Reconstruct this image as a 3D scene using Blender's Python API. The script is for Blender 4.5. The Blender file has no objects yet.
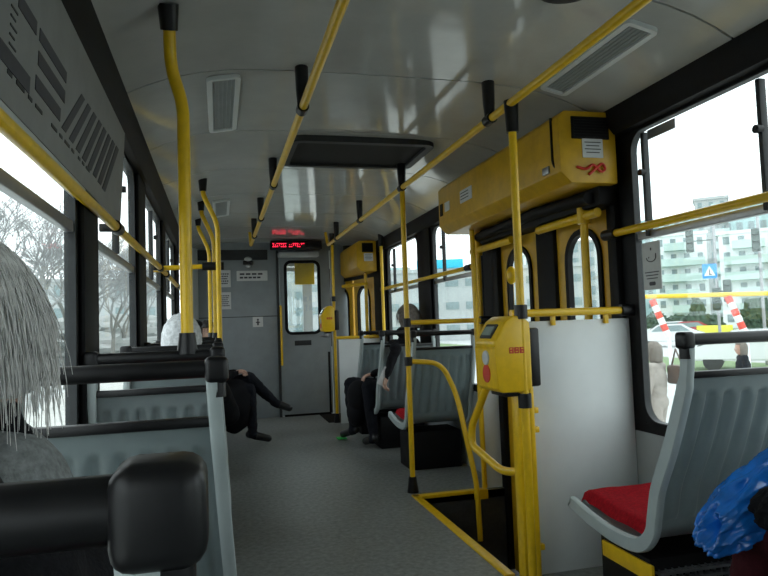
import bpy, bmesh, math, random
from mathutils import Vector, Matrix, noise
random.seed(7)
sc = bpy.context.scene
col = sc.collection
# ------------------------------------------------------------------ camera
F = 650.0
ROLL = math.radians(2.0); PITCH = math.radians(3.189); YAW = math.radians(14.335)
cd = bpy.data.cameras.new('camera'); cam = bpy.data.objects.new('camera', cd); col.objects.link(cam)
fwd = Vector((math.sin(YAW)*math.cos(PITCH), math.cos(YAW)*math.cos(PITCH), math.sin(PITCH)))
r0 = Vector((math.cos(YAW), -math.sin(YAW), 0)); u0 = r0.cross(fwd)
rt = r0*math.cos(ROLL) - u0*math.sin(ROLL); up = r0*math.sin(ROLL) + u0*math.cos(ROLL)
cam.matrix_world = Matrix(((rt.x, up.x, -fwd.x, -.68), (rt.y, up.y, -fwd.y, 0), (rt.z, up.z, -fwd.z, 1.06), (0, 0, 0, 1)))
cd.sensor_width = 36; cd.lens = F*36/768; cd.clip_start = .02; cd.clip_end = 600
sc.camera = cam
# ------------------------------------------------------------------ world / light / exposure
w = bpy.data.worlds.new('sky'); sc.world = w; w.use_nodes = True
nt = w.node_tree; bg = nt.nodes['Background']
tc = nt.nodes.new('ShaderNodeTexCoord'); mp = nt.nodes.new('ShaderNodeMapping'); nz = nt.nodes.new('ShaderNodeTexNoise')
mp.inputs['Scale'].default_value = (1.5, 1.5, 4); nz.inputs['Scale'].default_value = 1.6; nz.inputs['Detail'].default_value = 5
cr = nt.nodes.new('ShaderNodeValToRGB')
cr.color_ramp.elements[0].color = (.80, .87, .91, 1); cr.color_ramp.elements[1].color = (1, 1, 1, 1)
nt.links.new(tc.outputs['Generated'], mp.inputs['Vector']); nt.links.new(mp.outputs['Vector'], nz.inputs['Vector'])
nt.links.new(nz.outputs['Fac'], cr.inputs['Fac']); nt.links.new(cr.outputs['Color'], bg.inputs['Color'])
bg.inputs['Strength'].default_value = 2.5
sc.view_settings.view_transform = 'Standard'; sc.view_settings.look = 'None'
sc.view_settings.gamma = 1; sc.view_settings.use_curve_mapping = False
sc.view_settings.exposure = 0.25
sc.cycles.use_denoising = True
sc.cycles.max_bounces = 10; sc.cycles.diffuse_bounces = 6; sc.cycles.transparent_max_bounces = 16
sc.cycles.caustics_reflective = False; sc.cycles.caustics_refractive = False

# ------------------------------------------------------------------ materials
def mat(name, c, rough=.5, metal=0, var=.06, scale=30, bump=0, c2=None, spec=.5, coat=0, emit=None, trans=0, alpha=1, bscale=None):
    m = bpy.data.materials.new(name); m.use_nodes = True; n = m.node_tree; b = n.nodes['Principled BSDF']
    b.inputs['Roughness'].default_value = rough; b.inputs['Metallic'].default_value = metal
    b.inputs['Specular IOR Level'].default_value = spec; b.inputs['Coat Weight'].default_value = coat
    b.inputs['Transmission Weight'].default_value = trans; b.inputs['Alpha'].default_value = alpha
    if emit:
        b.inputs['Emission Color'].default_value = (*c, 1); b.inputs['Emission Strength'].default_value = emit
    t = n.nodes.new('ShaderNodeTexCoord'); x = n.nodes.new('ShaderNodeTexNoise')
    x.inputs['Scale'].default_value = scale; x.inputs['Detail'].default_value = 6; x.inputs['Roughness'].default_value = .6
    n.links.new(t.outputs['Object'], x.inputs['Vector'])
    r = n.nodes.new('ShaderNodeValToRGB'); r.color_ramp.elements[0].position = .3; r.color_ramp.elements[1].position = .7
    d = c2 if c2 else tuple(max(0, v*(1-var*2)) for v in c)
    r.color_ramp.elements[0].color = (*d, 1)
    r.color_ramp.elements[1].color = (*(c if c2 else tuple(min(1, v*(1+var)) for v in c)), 1)
    n.links.new(x.outputs['Fac'], r.inputs['Fac']); n.links.new(r.outputs['Color'], b.inputs['Base Color'])
    if bump:
        y = n.nodes.new('ShaderNodeTexNoise'); y.inputs['Scale'].default_value = bscale or scale*2; y.inputs['Detail'].default_value = 4
        n.links.new(t.outputs['Object'], y.inputs['Vector'])
        bp = n.nodes.new('ShaderNodeBump'); bp.inputs['Strength'].default_value = bump; bp.inputs['Distance'].default_value = .01
        n.links.new(y.outputs['Fac'], bp.inputs['Height']); n.links.new(bp.outputs['Normal'], b.inputs['Normal'])
    return m
def glass(name, tint=(.93, .97, .97), gl=.07):
    m = bpy.data.materials.new(name); m.use_nodes = True; n = m.node_tree; n.nodes.remove(n.nodes['Principled BSDF'])
    o = n.nodes['Material Output']; a = n.nodes.new('ShaderNodeBsdfTransparent'); g = n.nodes.new('ShaderNodeBsdfGlossy'); mx = n.nodes.new('ShaderNodeMixShader')
    dd = n.nodes.new('ShaderNodeBsdfDiffuse'); dd.inputs['Color'].default_value = (.6, .66, .66, 1); m2 = n.nodes.new('ShaderNodeMixShader')
    nn = n.nodes.new('ShaderNodeTexNoise'); nn.inputs['Scale'].default_value = 5; mr = n.nodes.new('ShaderNodeMapRange')
    mr.inputs['To Min'].default_value = .01; mr.inputs['To Max'].default_value = .07
    n.links.new(nn.outputs['Fac'], mr.inputs['Value']); n.links.new(mr.outputs['Result'], m2.inputs['Fac'])
    a.inputs['Color'].default_value = (*tint, 1); g.inputs['Roughness'].default_value = .02; mx.inputs['Fac'].default_value = gl
    n.links.new(a.outputs[0], mx.inputs[1]); n.links.new(g.outputs[0], mx.inputs[2])
    n.links.new(mx.outputs[0], m2.inputs[1]); n.links.new(dd.outputs[0], m2.inputs[2]); n.links.new(m2.outputs[0], o.inputs['Surface']); return m
M = {}
M['ceil'] = mat('ceiling_laminate', (.47, .485, .465), .085, var=.04, scale=6, spec=.6, bump=.025, bscale=2.2)
M['black'] = mat('black_rubber', (.005, .005, .0055), .6, var=.2, spec=.2)
M['blackp'] = mat('black_plastic', (.007, .007, .008), .38, var=.2, spec=.35)
M['wall'] = mat('grey_wall_laminate', (.34, .375, .38), .35, var=.05, scale=8)
M['white'] = mat('white_laminate', (.72, .76, .76), .3, var=.03, scale=5)
M['cabwall'] = mat('cab_wall_laminate', (.27, .305, .32), .35, var=.06, scale=6)
M['yel'] = mat('yellow_paint', (.80, .50, .010), .3, var=.06, scale=25, spec=.5)
M['yelbox'] = mat('yellow_box_paint', (.60, .35, .008), .4, var=.09, scale=14)
M['floor'] = mat('floor_linoleum', (.25, .265, .252), .40, scale=38, c2=(.115, .124, .118), bump=.12, bscale=90)
M['shell'] = mat('seat_plastic', (.29, .34, .345), .33, var=.04, scale=12)
M['frame'] = mat('seat_frame_plastic', (.40, .46, .46), .35, var=.04, scale=12)
M['red'] = mat('red_fabric', (.62, .016, .03), .85, var=.15, scale=90, bump=.3, spec=.2)
M['metal'] = mat('steel', (.35, .36, .37), .35, metal=.8, var=.05)
M['dgrey'] = mat('dark_grey_plastic', (.035, .038, .04), .5, var=.1, spec=.3)
M['lgrey'] = mat('light_grey_plastic', (.5, .53, .53), .4, var=.04)
M['paper'] = mat('paper', (.62, .64, .64), .8, var=.03)
M['print'] = mat('print_ink', (.05, .05, .06), .6)
M['redprint'] = mat('red_print', (.55, .03, .01), .5)
M['led'] = mat('red_led', (1, .02, .06), .5, emit=2.2)
M['hatch'] = mat('hatch_panel_matt', (.022, .023, .022), .75, spec=.2)
M['glass'] = glass('window_glass')
M['dgreen'] = mat('display_green', (.25, .32, .28), .15)
M['panel'] = mat('map_panel', (.235, .24, .235), .5, var=.05, scale=12)
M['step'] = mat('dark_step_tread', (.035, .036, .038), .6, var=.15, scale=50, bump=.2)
M['skin'] = mat('skin', (.50, .30, .22), .55, var=.06, scale=20)
def cloth(n, c, s=120): return mat(n, c, .9, var=.18, scale=s, bump=.35, spec=.15)
M['blackcloth'] = cloth('black_cloth', (.010, .010, .012)); M['greycloth'] = cloth('grey_cloth', (.24, .255, .255)); M['jeans'] = cloth('dark_trousers', (.012, .013, .018))
M['maroon'] = cloth('maroon_cloth', (.055, .010, .014)); M['shoe'] = mat('black_shoe', (.008, .008, .008), .35)
M['greyhair'] = mat('grey_hair', (.80, .79, .77), .5, var=.15, scale=60); M['darkhair'] = mat('dark_hair', (.02, .016, .014), .5, var=.3, scale=60)
M['brownhair'] = mat('brown_grey_hair', (.20, .17, .14), .55, var=.3, scale=60); M['hat'] = cloth('white_knit', (.72, .74, .76), 60)
M['blue'] = mat('blue_plastic_film', (.012, .20, .72), .25, var=.25, scale=7, spec=.6, coat=.3, bump=.25, bscale=16)
M['greensole'] = mat('green_sole', (.05, .6, .12), .6)
M['beige'] = cloth('beige_coat', (.42, .38, .34)); M['brown'] = mat('brown_leather', (.10, .055, .035), .5)
M['asphalt'] = mat('asphalt', (.50, .52, .51), .9, var=.08, scale=2); M['grass'] = mat('grass', (.13, .22, .09), .95, scale=3, c2=(.20, .27, .13))
M['conc'] = mat('paving', (.50, .50, .47), .9, var=.08, scale=3)
M['bwhite'] = mat('white_render', (.80, .85, .85), .9, var=.03, scale=.5); M['bteal'] = mat('teal_render', (.42, .60, .60), .9, var=.05, scale=.5)
M['bgrey'] = mat('grey_render', (.45, .48, .48), .9, var=.05, scale=.5); M['bwin'] = mat('dark_pane', (.25, .33, .34), .3, var=.2, scale=1)
M['balc'] = mat('balcony_green', (.52, .66, .63), .8); M['bark'] = mat('bark', (.17, .17, .155), .9, var=.2); M['twig'] = mat('twig', (.30, .31, .31), .9, var=.25)
M['leaf'] = mat('evergreen', (.06, .11, .07), .9, var=.3, scale=3); M['signblue'] = mat('sign_blue', (.02, .30, .75), .4)
M['carw'] = mat('white_car_paint', (.75, .77, .78), .2, coat=.6); M['carr'] = mat('red_car_paint', (.45, .03, .05), .2, coat=.6); M['tyre'] = mat('tyre', (.02, .02, .02), .8)
M['bill'] = mat('yellow_hoarding', (.70, .68, .06), .6); M['redflag'] = mat('red_banner', (.75, .09, .06), .6); M['cyan'] = mat('cyan_awning', (.02, .50, .75), .5)
M['gantry'] = mat('yellow_gantry_paint', (.85, .60, .04), .5)
M['sigbody'] = mat('signal_housing', (.04, .07, .06), .5)

# ------------------------------------------------------------------ helpers
OFF = {}
def root_of(o):
    while o.parent: o = o.parent
    return o
def obj(name, bm, m, parent=None, smooth=True, local=False, ang=40):
    ms = m if isinstance(m, (list, tuple)) else [m]
    me = bpy.data.meshes.new(name); bmesh.ops.recalc_face_normals(bm, faces=bm.faces)
    if local: off = Vector((0, 0, 0))
    elif parent: off = OFF[root_of(parent).name]
    else:
        xs = [v.co for v in bm.verts]
        off = Vector(((min(c.x for c in xs)+max(c.x for c in xs))/2, (min(c.y for c in xs)+max(c.y for c in xs))/2, min(c.z for c in xs)))
    bmesh.ops.translate(bm, verts=bm.verts, vec=-off)
    if smooth:
        for f in bm.faces: f.smooth = True
        for e in bm.edges:
            if len(e.link_faces) == 2 and e.calc_face_angle(0) > math.radians(ang): e.smooth = False
    bm.to_mesh(me); bm.free()
    for k in ms: me.materials.append(M[k] if isinstance(k, str) else k)
    o = bpy.data.objects.new(name, me); col.objects.link(o)
    if parent: o.parent = parent
    else:
        o.location = off; OFF[o.name] = off
    return o
def thing(name, label, cat, loc=(0, 0, 0), group=None, kind=None, rz=0):
    o = bpy.data.objects.new(name, None); col.objects.link(o); o.location = loc; o.rotation_euler.z = rz; OFF[o.name] = Vector(loc)
    o.empty_display_size = .1
    return tag(o, label, cat, group, kind)
def tag(o, label=None, cat=None, group=None, kind=None):
    if label: o['label'] = label
    if cat: o['category'] = cat
    if group: o['group'] = group
    if kind: o['kind'] = kind
    return o
def struct(name, bm, m, **k):
    o = obj(name, bm, m, **k); o['kind'] = 'structure'; return o
def kids(o): return [c for c in bpy.data.objects if c.parent == o]
def dup(o, loc=None, label=None, parent=None):
    c = o.copy(); col.objects.link(c)
    if parent: c.parent = parent
    if loc is not None: c.location = loc
    if label: c['label'] = label
    for k in kids(o): dup(k, parent=c)
    return c
def B(): return bmesh.new()
def box(bm, x0, x1, y0, y1, z0, z1, bev=0, mi=0, seg=2, rot=None):
    b = bmesh.new(); bmesh.ops.create_cube(b, size=1)
    for v in b.verts: v.co = Vector(((x0+x1)/2+v.co.x*(x1-x0), (y0+y1)/2+v.co.y*(y1-y0), (z0+z1)/2+v.co.z*(z1-z0)))
    if bev: bmesh.ops.bevel(b, geom=list(b.edges), offset=bev, segments=seg, profile=.5, affect='EDGES')
    if rot: bmesh.ops.transform(b, matrix=rot, verts=b.verts)
    merge(bm, b, mi)
def merge(bm, b, mi=0):
    mp_ = {}
    for v in b.verts: mp_[v] = bm.verts.new(v.co)
    for f in b.faces:
        try: g = bm.faces.new([mp_[v] for v in f.verts]); g.material_index = mi if mi else f.material_index
        except ValueError: pass
    b.free()
def fillet(pts, r=.05, n=5):
    pts = [Vector(p) for p in pts]; out = [pts[0]]
    for i in range(1, len(pts)-1):
        a, b, c = pts[i-1], pts[i], pts[i+1]; d1 = (a-b); d2 = (c-b); rr = min(r, d1.length*.45, d2.length*.45)
        p, q = b+d1.normalized()*rr, b+d2.normalized()*rr
        for k in range(n+1):
            t = k/n; out.append(p*(1-t)**2+b*2*t*(1-t)+q*t*t)
    out.append(pts[-1]); return out
def tube(bm, pts, r, n=12, mi=0, caps=True, flat=1):
    pts = [Vector(p) for p in pts]; rs = r if isinstance(r, (list, tuple)) else [r]*len(pts); rings = []; ref = None
    for i, p in enumerate(pts):
        t = (pts[min(i+1, len(pts)-1)]-pts[max(i-1, 0)]).normalized()
        if ref is None: ref = Vector((0, 0, 1)) if abs(t.z) < .9 else Vector((1, 0, 0))
        a = t.cross(ref).normalized(); ref = a.cross(t).normalized()
        rings.append([bm.verts.new(p+(a*math.cos(k*2*math.pi/n)+ref*math.sin(k*2*math.pi/n)*flat)*rs[i]) for k in range(n)])
    for i in range(len(rings)-1):
        for k in range(n): bm.faces.new((rings[i][k], rings[i][(k+1) % n], rings[i+1][(k+1) % n], rings[i+1][k])).material_index = mi
    if caps:
        for rg in (rings[0][::-1], rings[-1]): bm.faces.new(rg).material_index = mi
def cyl(bm, a, b, r, r2=None, n=20, mi=0): tube(bm, [a, b], [r, r if r2 is None else r2], n, mi)
def ell(bm, c, rad, u=20, v=14, mi=0):
    b = bmesh.new(); bmesh.ops.create_uvsphere(b, u_segments=u, v_segments=v, radius=1)
    for q in b.verts: q.co = Vector((c[0]+q.co.x*rad[0], c[1]+q.co.y*rad[1], c[2]+q.co.z*rad[2]))
    merge(bm, b, mi)
def rrect(w, h, r, n=6):
    out = []
    for cx, cy, a0 in ((w/2-r, h/2-r, 0), (-w/2+r, h/2-r, 90), (-w/2+r, -h/2+r, 180), (w/2-r, -h/2+r, 270)):
        for k in range(n+1):
            a = math.radians(a0+90*k/n); out.append((cx+r*math.cos(a), cy+r*math.sin(a)))
    return out
def ring(bm, c, ax, ay, w, h, r, t, depth, nrm, mi=0, bev=True):
    """rounded rectangular ring: inner w x h, border t, depth along nrm (centred)"""
    c = Vector(c); ax = Vector(ax); ay = Vector(ay); nrm = Vector(nrm)
    inn = rrect(w, h, r); o1 = rrect(w+2*t, h+2*t, r+t); L = []
    prof = [(inn, -.5), (inn, .5), (o1, .5), (o1, -.5)]
    for p, d in prof: L.append([bm.verts.new(c+ax*x+ay*y+nrm*depth*d) for x, y in p])
    n = len(inn)
    for i in range(4):
        A, C = L[i], L[(i+1) % 4]
        for k in range(n): bm.faces.new((A[k], A[(k+1) % n], C[(k+1) % n], C[k])).material_index = mi
def plate(bm, c, ax, ay, w, h, r, depth, nrm, mi=0):
    c = Vector(c); ax = Vector(ax); ay = Vector(ay); nrm = Vector(nrm)
    p = rrect(w, h, r); A = [bm.verts.new(c+ax*x+ay*y-nrm*depth/2) for x, y in p]; C = [bm.verts.new(c+ax*x+ay*y+nrm*depth/2) for x, y in p]; n = len(p)
    for k in range(n): bm.faces.new((A[k], A[(k+1) % n], C[(k+1) % n], C[k])).material_index = mi
    bm.faces.new(A).material_index = mi; bm.faces.new(C[::-1]).material_index = mi
def holed(bm, c, ax, ay, W, H, w, h, r, depth, nrm, ox=0, oy=0, mi=0):
    """rectangular slab W x H with a rounded rectangular hole w x h centred at (ox, oy)"""
    c = Vector(c); ax = Vector(ax); ay = Vector(ay); nrm = Vector(nrm); n6 = 6
    inn = [(x+ox, y+oy) for x, y in rrect(w, h, r, n6)]
    outc = [(W/2, H/2), (-W/2, H/2), (-W/2, -H/2), (W/2, -H/2)]
    for d in (-.5, .5):
        I = [bm.verts.new(c+ax*x+ay*y+nrm*depth*d) for x, y in inn]; O = [bm.verts.new(c+ax*x+ay*y+nrm*depth*d) for x, y in outc]
        m = n6+1
        for q in range(4):
            for k in range(n6): bm.faces.new((O[q], I[q*m+k], I[q*m+k+1])).material_index = mi
            bm.faces.new((O[q], I[q*m+n6], I[((q+1) % 4)*m], O[(q+1) % 4])).material_index = mi
        if d < 0: I0, O0 = I, O
    n = len(I)
    for k in range(n): bm.faces.new((I0[k], I0[(k+1) % n], I[(k+1) % n], I[k])).material_index = mi
    for k in range(4): bm.faces.new((O0[k], O0[(k+1) % 4], O[(k+1) % 4], O[k])).material_index = mi
X, Y, Z = Vector((1, 0, 0)), Vector((0, 1, 0)), Vector((0, 0, 1))

# ================================================================== TRAM SHELL
WX = 1.08; ZB, ZT = .60, 1.86; YB, YF = -4.6, 7.9
bm = B()
box(bm, -WX, .47, YB, YF, -.05, 0); box(bm, .47, WX, YB, 2.55, -.05, 0); box(bm, .47, WX, 3.87, 7.15, -.05, 0)
struct('floor', bm, 'floor')
# ceiling profile
prof = [(-1.01, 1.965), (-.93, 2.004), (-.85, 2.036), (-.75, 2.063), (-.62, 2.085), (-.4, 2.097), (0, 2.10), (.4, 2.097), (.62, 2.085), (.75, 2.063), (.85, 2.036), (.93, 2.004), (1.01, 1.965)]
seams = [YB] + [2.58+.82*k for k in range(-8, 7)] + [YF]
bm = B()
for i in range(len(seams)-1):
    a, b = seams[i]+.005, seams[i+1]-.005
    vs = []
    for yy in (a, b): vs.append([bm.verts.new((x, yy, z)) for x, z in prof]); vs.append([bm.verts.new((x, yy, z+.03)) for x, z in prof])
    n = len(prof)
    for k in range(n-1):
        for (p, q) in ((0, 2), (1, 3), (0, 1), (2, 3)): bm.faces.new((vs[p][k], vs[p][k+1], vs[q][k+1], vs[q][k]))
struct('ceiling', bm, 'ceil')
bm = B()
box(bm, -1.2, 1.2, YB-.1, 9.6, 2.135, 2.2)
struct('roof', bm, 'dgrey')
bm = B()
for sgn in (-1, 1):   # cornice strips
    p = [(1.0*sgn, 1.972), (1.005*sgn, 1.90), (1.035*sgn, 1.865), (1.09*sgn, 1.86), (1.2*sgn, 2.0), (1.2*sgn, 2.16), (1.0*sgn, 2.0)]
    A = [bm.verts.new((x, YB, z)) for x, z in p]; C = [bm.verts.new((x, YF+1.2, z)) for x, z in p]
    for k in range(len(p)): bm.faces.new((A[k], A[(k+1) % len(p)], C[(k+1) % len(p)], C[k]))
struct('trim_1', bm, 'black')

LWIN = [(-4.3, -2.6), (-2.3, -1.05), (-.75, .32), (.62, 2.02), (2.34, 3.40), (3.80, 4.85), (5.2, 6.3)]
RWIN = [(-4.3, -2.6), (-2.3, -.95), (-.65, .70), (.98, 2.45), (4.16, 5.17), (5.60, 6.68)]
def wall(sgn, wins, name, gaps=()):
    bm = B(); x0, x1 = sgn*WX, sgn*(WX+.018)
    xa, xb = min(x0, x1), max(x0, x1)
    def lower(a, b): box(bm, xa, xb, a, b, -.3, ZB-.04, mi=0)
    ys = [YB] + [v for w in wins for v in w] + [6.9]
    segs = [(YB, 6.9)] if not gaps else [(YB, gaps[0][0]), (gaps[0][1], 6.9)]
    for a, b in segs: lower(a, b)
    box(bm, xa, xb, YB, 6.9, ZT+.04-.04, ZT+.1, mi=1)
    # pillars between the windows (black, protruding a little)
    for a, b in zip(ys[0::2], ys[1::2]):
        if gaps and a < gaps[0][0] < b:
            pass
        if gaps and abs(a-2.45) < .01:
            box(bm, xa, xb, a, 2.55, ZB-.04, ZT, mi=1); box(bm, xa, xb, 3.87, b, ZB-.04, ZT, mi=1); box(bm, xa, xb, 2.55, 3.87, 1.6, ZT, mi=1); continue
        box(bm, xa, xb, a, b, ZB-.04, ZT, mi=1)
        pa, pb = a+.045, b-.045
        if pb > pa: box(bm, min(x0, x0-sgn*.022), max(x0, x0-sgn*.022), pa, pb, ZB-.04, ZT+.02, bev=.01, mi=1)
    for a, b in wins: box(bm, xa, xb, a, b, ZB-.04, ZB, mi=1)
    return struct(name, bm, ['wall', 'black'])
wall(-1, LWIN, 'wall_left')
wall(1, RWIN, 'wall_right', [(2.55, 3.87)])
wn = [0]
def window(sgn, a, b, stiles=(), sash=True, zb=ZB, zt=ZT):
    wn[0] += 1; c = Vector((sgn*(WX+.008), (a+b)/2, (zb+zt)/2)); r = thing('window_%d' % wn[0], None, None, (c.x, c.y, zb), kind='structure')
    bm = B(); ring(bm, c, Y, Z, b-a-.02, zt-zb-.02, .085, .035, .026, X); obj('window_frame', bm, 'black', r)
    bm = B(); ring(bm, c, Y, Z, b-a-.026, zt-zb-.026, .08, .005, .03, X); obj('inner_trim', bm, 'dgrey', r)
    bm = B(); plate(bm, c+X*sgn*.004, Y, Z, b-a-.01, zt-zb-.01, .08, .005, X); obj('pane', bm, 'glass', r)
    if sash:
        bm = B(); box(bm, c.x-.012, c.x+.012, a+.02, b-.02, 1.352+.03*(sgn > 0), 1.385+.03*(sgn > 0), bev=.004)
        obj('sash_bar', bm, 'metal', r)
    for s in stiles:
        bm = B(); box(bm, c.x-.014-.01*(sgn > 0), c.x+.014-.01*(sgn > 0), s-.009, s+.009, 1.39, zt-.03, bev=.003); o = obj('vent_stile', bm, 'dgrey', r)
        bm = B(); xx = c.x-sgn*.03; cyl(bm, (xx-.012, s, 1.66), (xx+.012, s, 1.66), .014); obj('latch', bm, 'blackp', o)
for a, b in LWIN: window(-1, a, b, stiles=((a+b)/2,))
for a, b in RWIN: window(1, a, b, stiles=(b-.10, a+.76) if abs(a-.98) < .01 else ((b-.27,) if a > 4 else ((a+b)/2,)))
# rear end wall
bm = B(); box(bm, -1.2, 1.2, YB-.06, YB, -.3, 2.14); struct('wall_back', bm, 'cabwall')

# tapered front: x at y
def tx(sgn, y): return sgn*(1.08-(y-6.9)/(9.0-6.9)*(.55 if sgn > 0 else .38))
def tapered(bm, sgn, y0, y1, z0, z1, th=.05, mi=0):
    q = [(tx(sgn, y0), y0), (tx(sgn, y1), y1), (tx(sgn, y1)+sgn*th, y1), (tx(sgn, y0)+sgn*th, y0)]
    A = [bm.verts.new((x, y, z0)) for x, y in q]; C = [bm.verts.new((x, y, z1)) for x, y in q]
    for k in range(4): bm.faces.new((A[k], A[(k+1) % 4], C[(k+1) % 4], C[k])).material_index = mi
    bm.faces.new(A[::-1]).material_index = mi; bm.faces.new(C).material_index = mi
bm = B()
tapered(bm, -1, 6.9, 9.0, -.3, .75); tapered(bm, -1, 6.9, 9.0, 1.85, 2.15); tapered(bm, -1, 7.42, 8.1, .75, 1.85); tapered(bm, -1, 6.9, 6.96, .75, 1.85, mi=1); tapered(bm, -1, 8.9, 9.0, .75, 1.85)
struct('wall_front_left', bm, ['lgrey', 'black'])
bm = B()
tapered(bm, 1, 6.9, 7.12, -.3, 2.15, mi=1); tapered(bm, 1, 7.12, 8.2, 1.6, 2.15, mi=1); tapered(bm, 1, 8.2, 9.0, -.3, .8); tapered(bm, 1, 8.2, 9.0, 1.8, 2.15); tapered(bm, 1, 8.2, 8.32, .8, 1.8, mi=1)
struct('wall_front_right', bm, ['lgrey', 'black'])

# front (driver's) partition with its door
YP = 7.87
bm = B()
box(bm, -1.0, .02, YP, YP+.04, 0, 2.09, bev=.003); box(bm, .66, .90, YP, YP+.04, 0, 2.09, bev=.003); box(bm, .02, .66, YP, YP+.04, 1.99, 2.09)
box(bm, -.95, .06, YP-.008, YP, 1.20, 1.208, mi=1); box(bm, -.95, -.1, YP-.012, YP, 1.88, 2.0, mi=1)
box(bm, .0, .03, YP-.02, YP, 0, 2.0, mi=1)
struct('wall_front', bm, ['cabwall', 'dgrey'])
d = thing('door_1', None, None, (.34, YP, 0), kind='structure')
bm = B(); holed(bm, (.34, YP+.015, 1.0), X, Z, .61, 1.98, .40, .86, .05, .035, Y, ox=-.03, oy=.42); obj('door_panel', bm, 'cabwall', d)
bm = B(); ring(bm, (.31, YP, 1.42), X, Z, .37, .83, .05, .035, .035, Y); obj('window_gasket', bm, 'black', d)
bm = B(); plate(bm, (.31, YP+.015, 1.42), X, Z, .39, .85, .05, .005, Y); obj('pane', bm, 'glass', d)
bm = B(); box(bm, .56, .61, YP-.035, YP, .93, .97, bev=.006); tube(bm, fillet([(.59, YP-.01, .95), (.59, YP-.05, .95), (.50, YP-.05, .95)], .015), .008); obj('door_handle', bm, 'metal', d)
bm = B(); box(bm, .20, .40, YP-.012, YP, .84, .90, bev=.004); obj('mail_slot', bm, 'dgrey', d)
bm = B(); box(bm, .60, .625, YP-.015, YP, .02, .75, bev=.004); box(bm, .06, .62, YP-.012, YP, .0, .025, mi=0); obj('rubber_edge', bm, 'black', d)
# cab windscreen
d = thing('window_20', None, None, (0, 9.0, 0), kind='structure')
bm = B(); box(bm, -.75, .58, 8.98, 9.04, -.3, .85); box(bm, -.75, .58, 8.98, 9.04, 1.9, 2.15); box(bm, -.75, -.68, 8.98, 9.04, .85, 1.9); box(bm, .50, .58, 8.98, 9.04, .85, 1.9); obj('windscreen_frame', bm, 'lgrey', d)
bm = B(); ring(bm, (-.09, 8.975, 1.37), X, Z, 1.08, .92, .12, .06, .03, Y); obj('windscreen_gasket', bm, 'lgrey', d)
bm = B(); plate(bm, (-.09, 9.0, 1.37), X, Z, 1.17, 1.02, .12, .006, Y); obj('pane', bm, 'glass', d)
bm = B(); box(bm, -.75, .58, 8.6, 8.97, .6, .88, bev=.03); tag(obj('driver_console', bm, 'dgrey'), 'dark driver console below the windscreen, behind the cab door window', 'console')
bm = B(); box(bm, .30, .56, 8.55, 8.57, 1.62, 1.93, bev=.006); tag(obj('sun_visor', bm, 'yel'), 'yellow sun visor hanging in the cab behind the door window', 'sun visor')
# cab handrail strips, plates and notices on the partition
bm = B(); tube(bm, fillet([(.04, YP, 1.32), (.04, YP-.05, 1.32), (.04, YP-.05, .62), (.04, YP, .62)], .03), .013); tag(obj('vertical_handrail', bm, 'yel'), 'vertical yellow grab handle left of the driver cab door', 'handle')
def sign(name, label, cat, c, w, h, lines, m='paper', pm='print', nrm=(0, -1, 0), ax=(1, 0, 0), t=.006, rad=.004, mg=.15, lw=.5):
    c = Vector(c); nrm = Vector(nrm); ax = Vector(ax); r = thing(name, label, cat, c-Z*h/2)
    bm = B(); plate(bm, c, ax, Z, w, h, rad, t, nrm); obj('sheet', bm, m, r, smooth=False)
    if lines:
        bm = B()
        for k in range(lines):
            zz = h/2-h*mg-(h*(1-2*mg))*(k+.5)/lines; ww = w*(.78-.2*((k*37) % 5)/5); x = -w*.4
            nw = 4+(k % 3)
            for q in range(nw):
                l = ww/nw*.78; plate(bm, c+ax*(x+l/2)+Z*zz+nrm*(t/2+.0008), ax, Z, l, h*(1-2*mg)/lines*lw, .0004, .001, nrm); x += ww/nw
        obj('printing', bm, pm, r, smooth=False)
    return r
sign('notice_plate', 'wide pale notice plate high on the grey cab wall', 'sign', (-.285, YP-.01, 1.69), .36, .12, 2)
sign('paper_notice', 'upper paper notice on the cab wall beside the left poles', 'notice', (-.60, YP-.01, 1.66), .13, .20, 5)
sign('paper_notice', 'lower paper notice on the cab wall beside the left poles', 'notice', (-.60, YP-.01, 1.40), .13, .20, 6)
r = sign('pictogram_sticker', 'small square white sticker with a figure on the lower cab wall', 'sticker', (-.23, YP-.006, 1.14), .12, .12, 0)
bm = B(); plate(bm, (-.23, YP-.0105, 1.165), X, Z, .025, .025, .012, .002, Y); plate(bm, (-.23, YP-.0105, 1.125), X, Z, .02, .05, .004, .002, Y); plate(bm, (-.23, YP-.0105, 1.135), X, Z, .05, .012, .004, .002, Y); obj('figure', bm, 'print', r)
r = thing('cab_intercom', 'small dark intercom box with a light dome high on the cab wall', 'intercom', (-.33, YP, 1.85))
bm = B(); box(bm, -.39, -.27, YP-.05, YP-.012, 1.82, 1.87, bev=.008); obj('housing', bm, 'blackp', r)
bm = B(); ell(bm, (-.33, YP-.035, 1.885), (.045, .03, .03)); obj('dome', bm, 'lgrey', r)
bm = B(); ell(bm, (-.33, YP-.03, 1.805), (.03, .02, .02)); obj('dome', bm, 'lgrey', r)
# LED sign
r = thing('led_display', 'dark ceiling display box showing red lettering above the cab door', 'display', (.22, 7.62, 2.0))
bm = B(); box(bm, -.08, .52, 7.60, 7.72, 1.975, 2.075, bev=.008); obj('housing', bm, 'blackp', r)
bm = B(); random.seed(3)
for k in range(16):
    x = -.055+k*.0235
    if k == 7: continue
    for q in range(4):
        if random.random() < .8: plate(bm, (x+.007, 7.5985, 2.005+q*.012), X, Z, .016 if q % 3 == 0 else .006, .0095, .001, .002, Y)
obj('lettering', bm, 'led', r)
bm = B(); box(bm, .02, .5, 7.70, 7.84, 1.90, 1.955, bev=.01); tag(obj('light_cover', bm, 'lgrey'), 'pale ribbed light cover below the red display', 'light cover')

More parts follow.
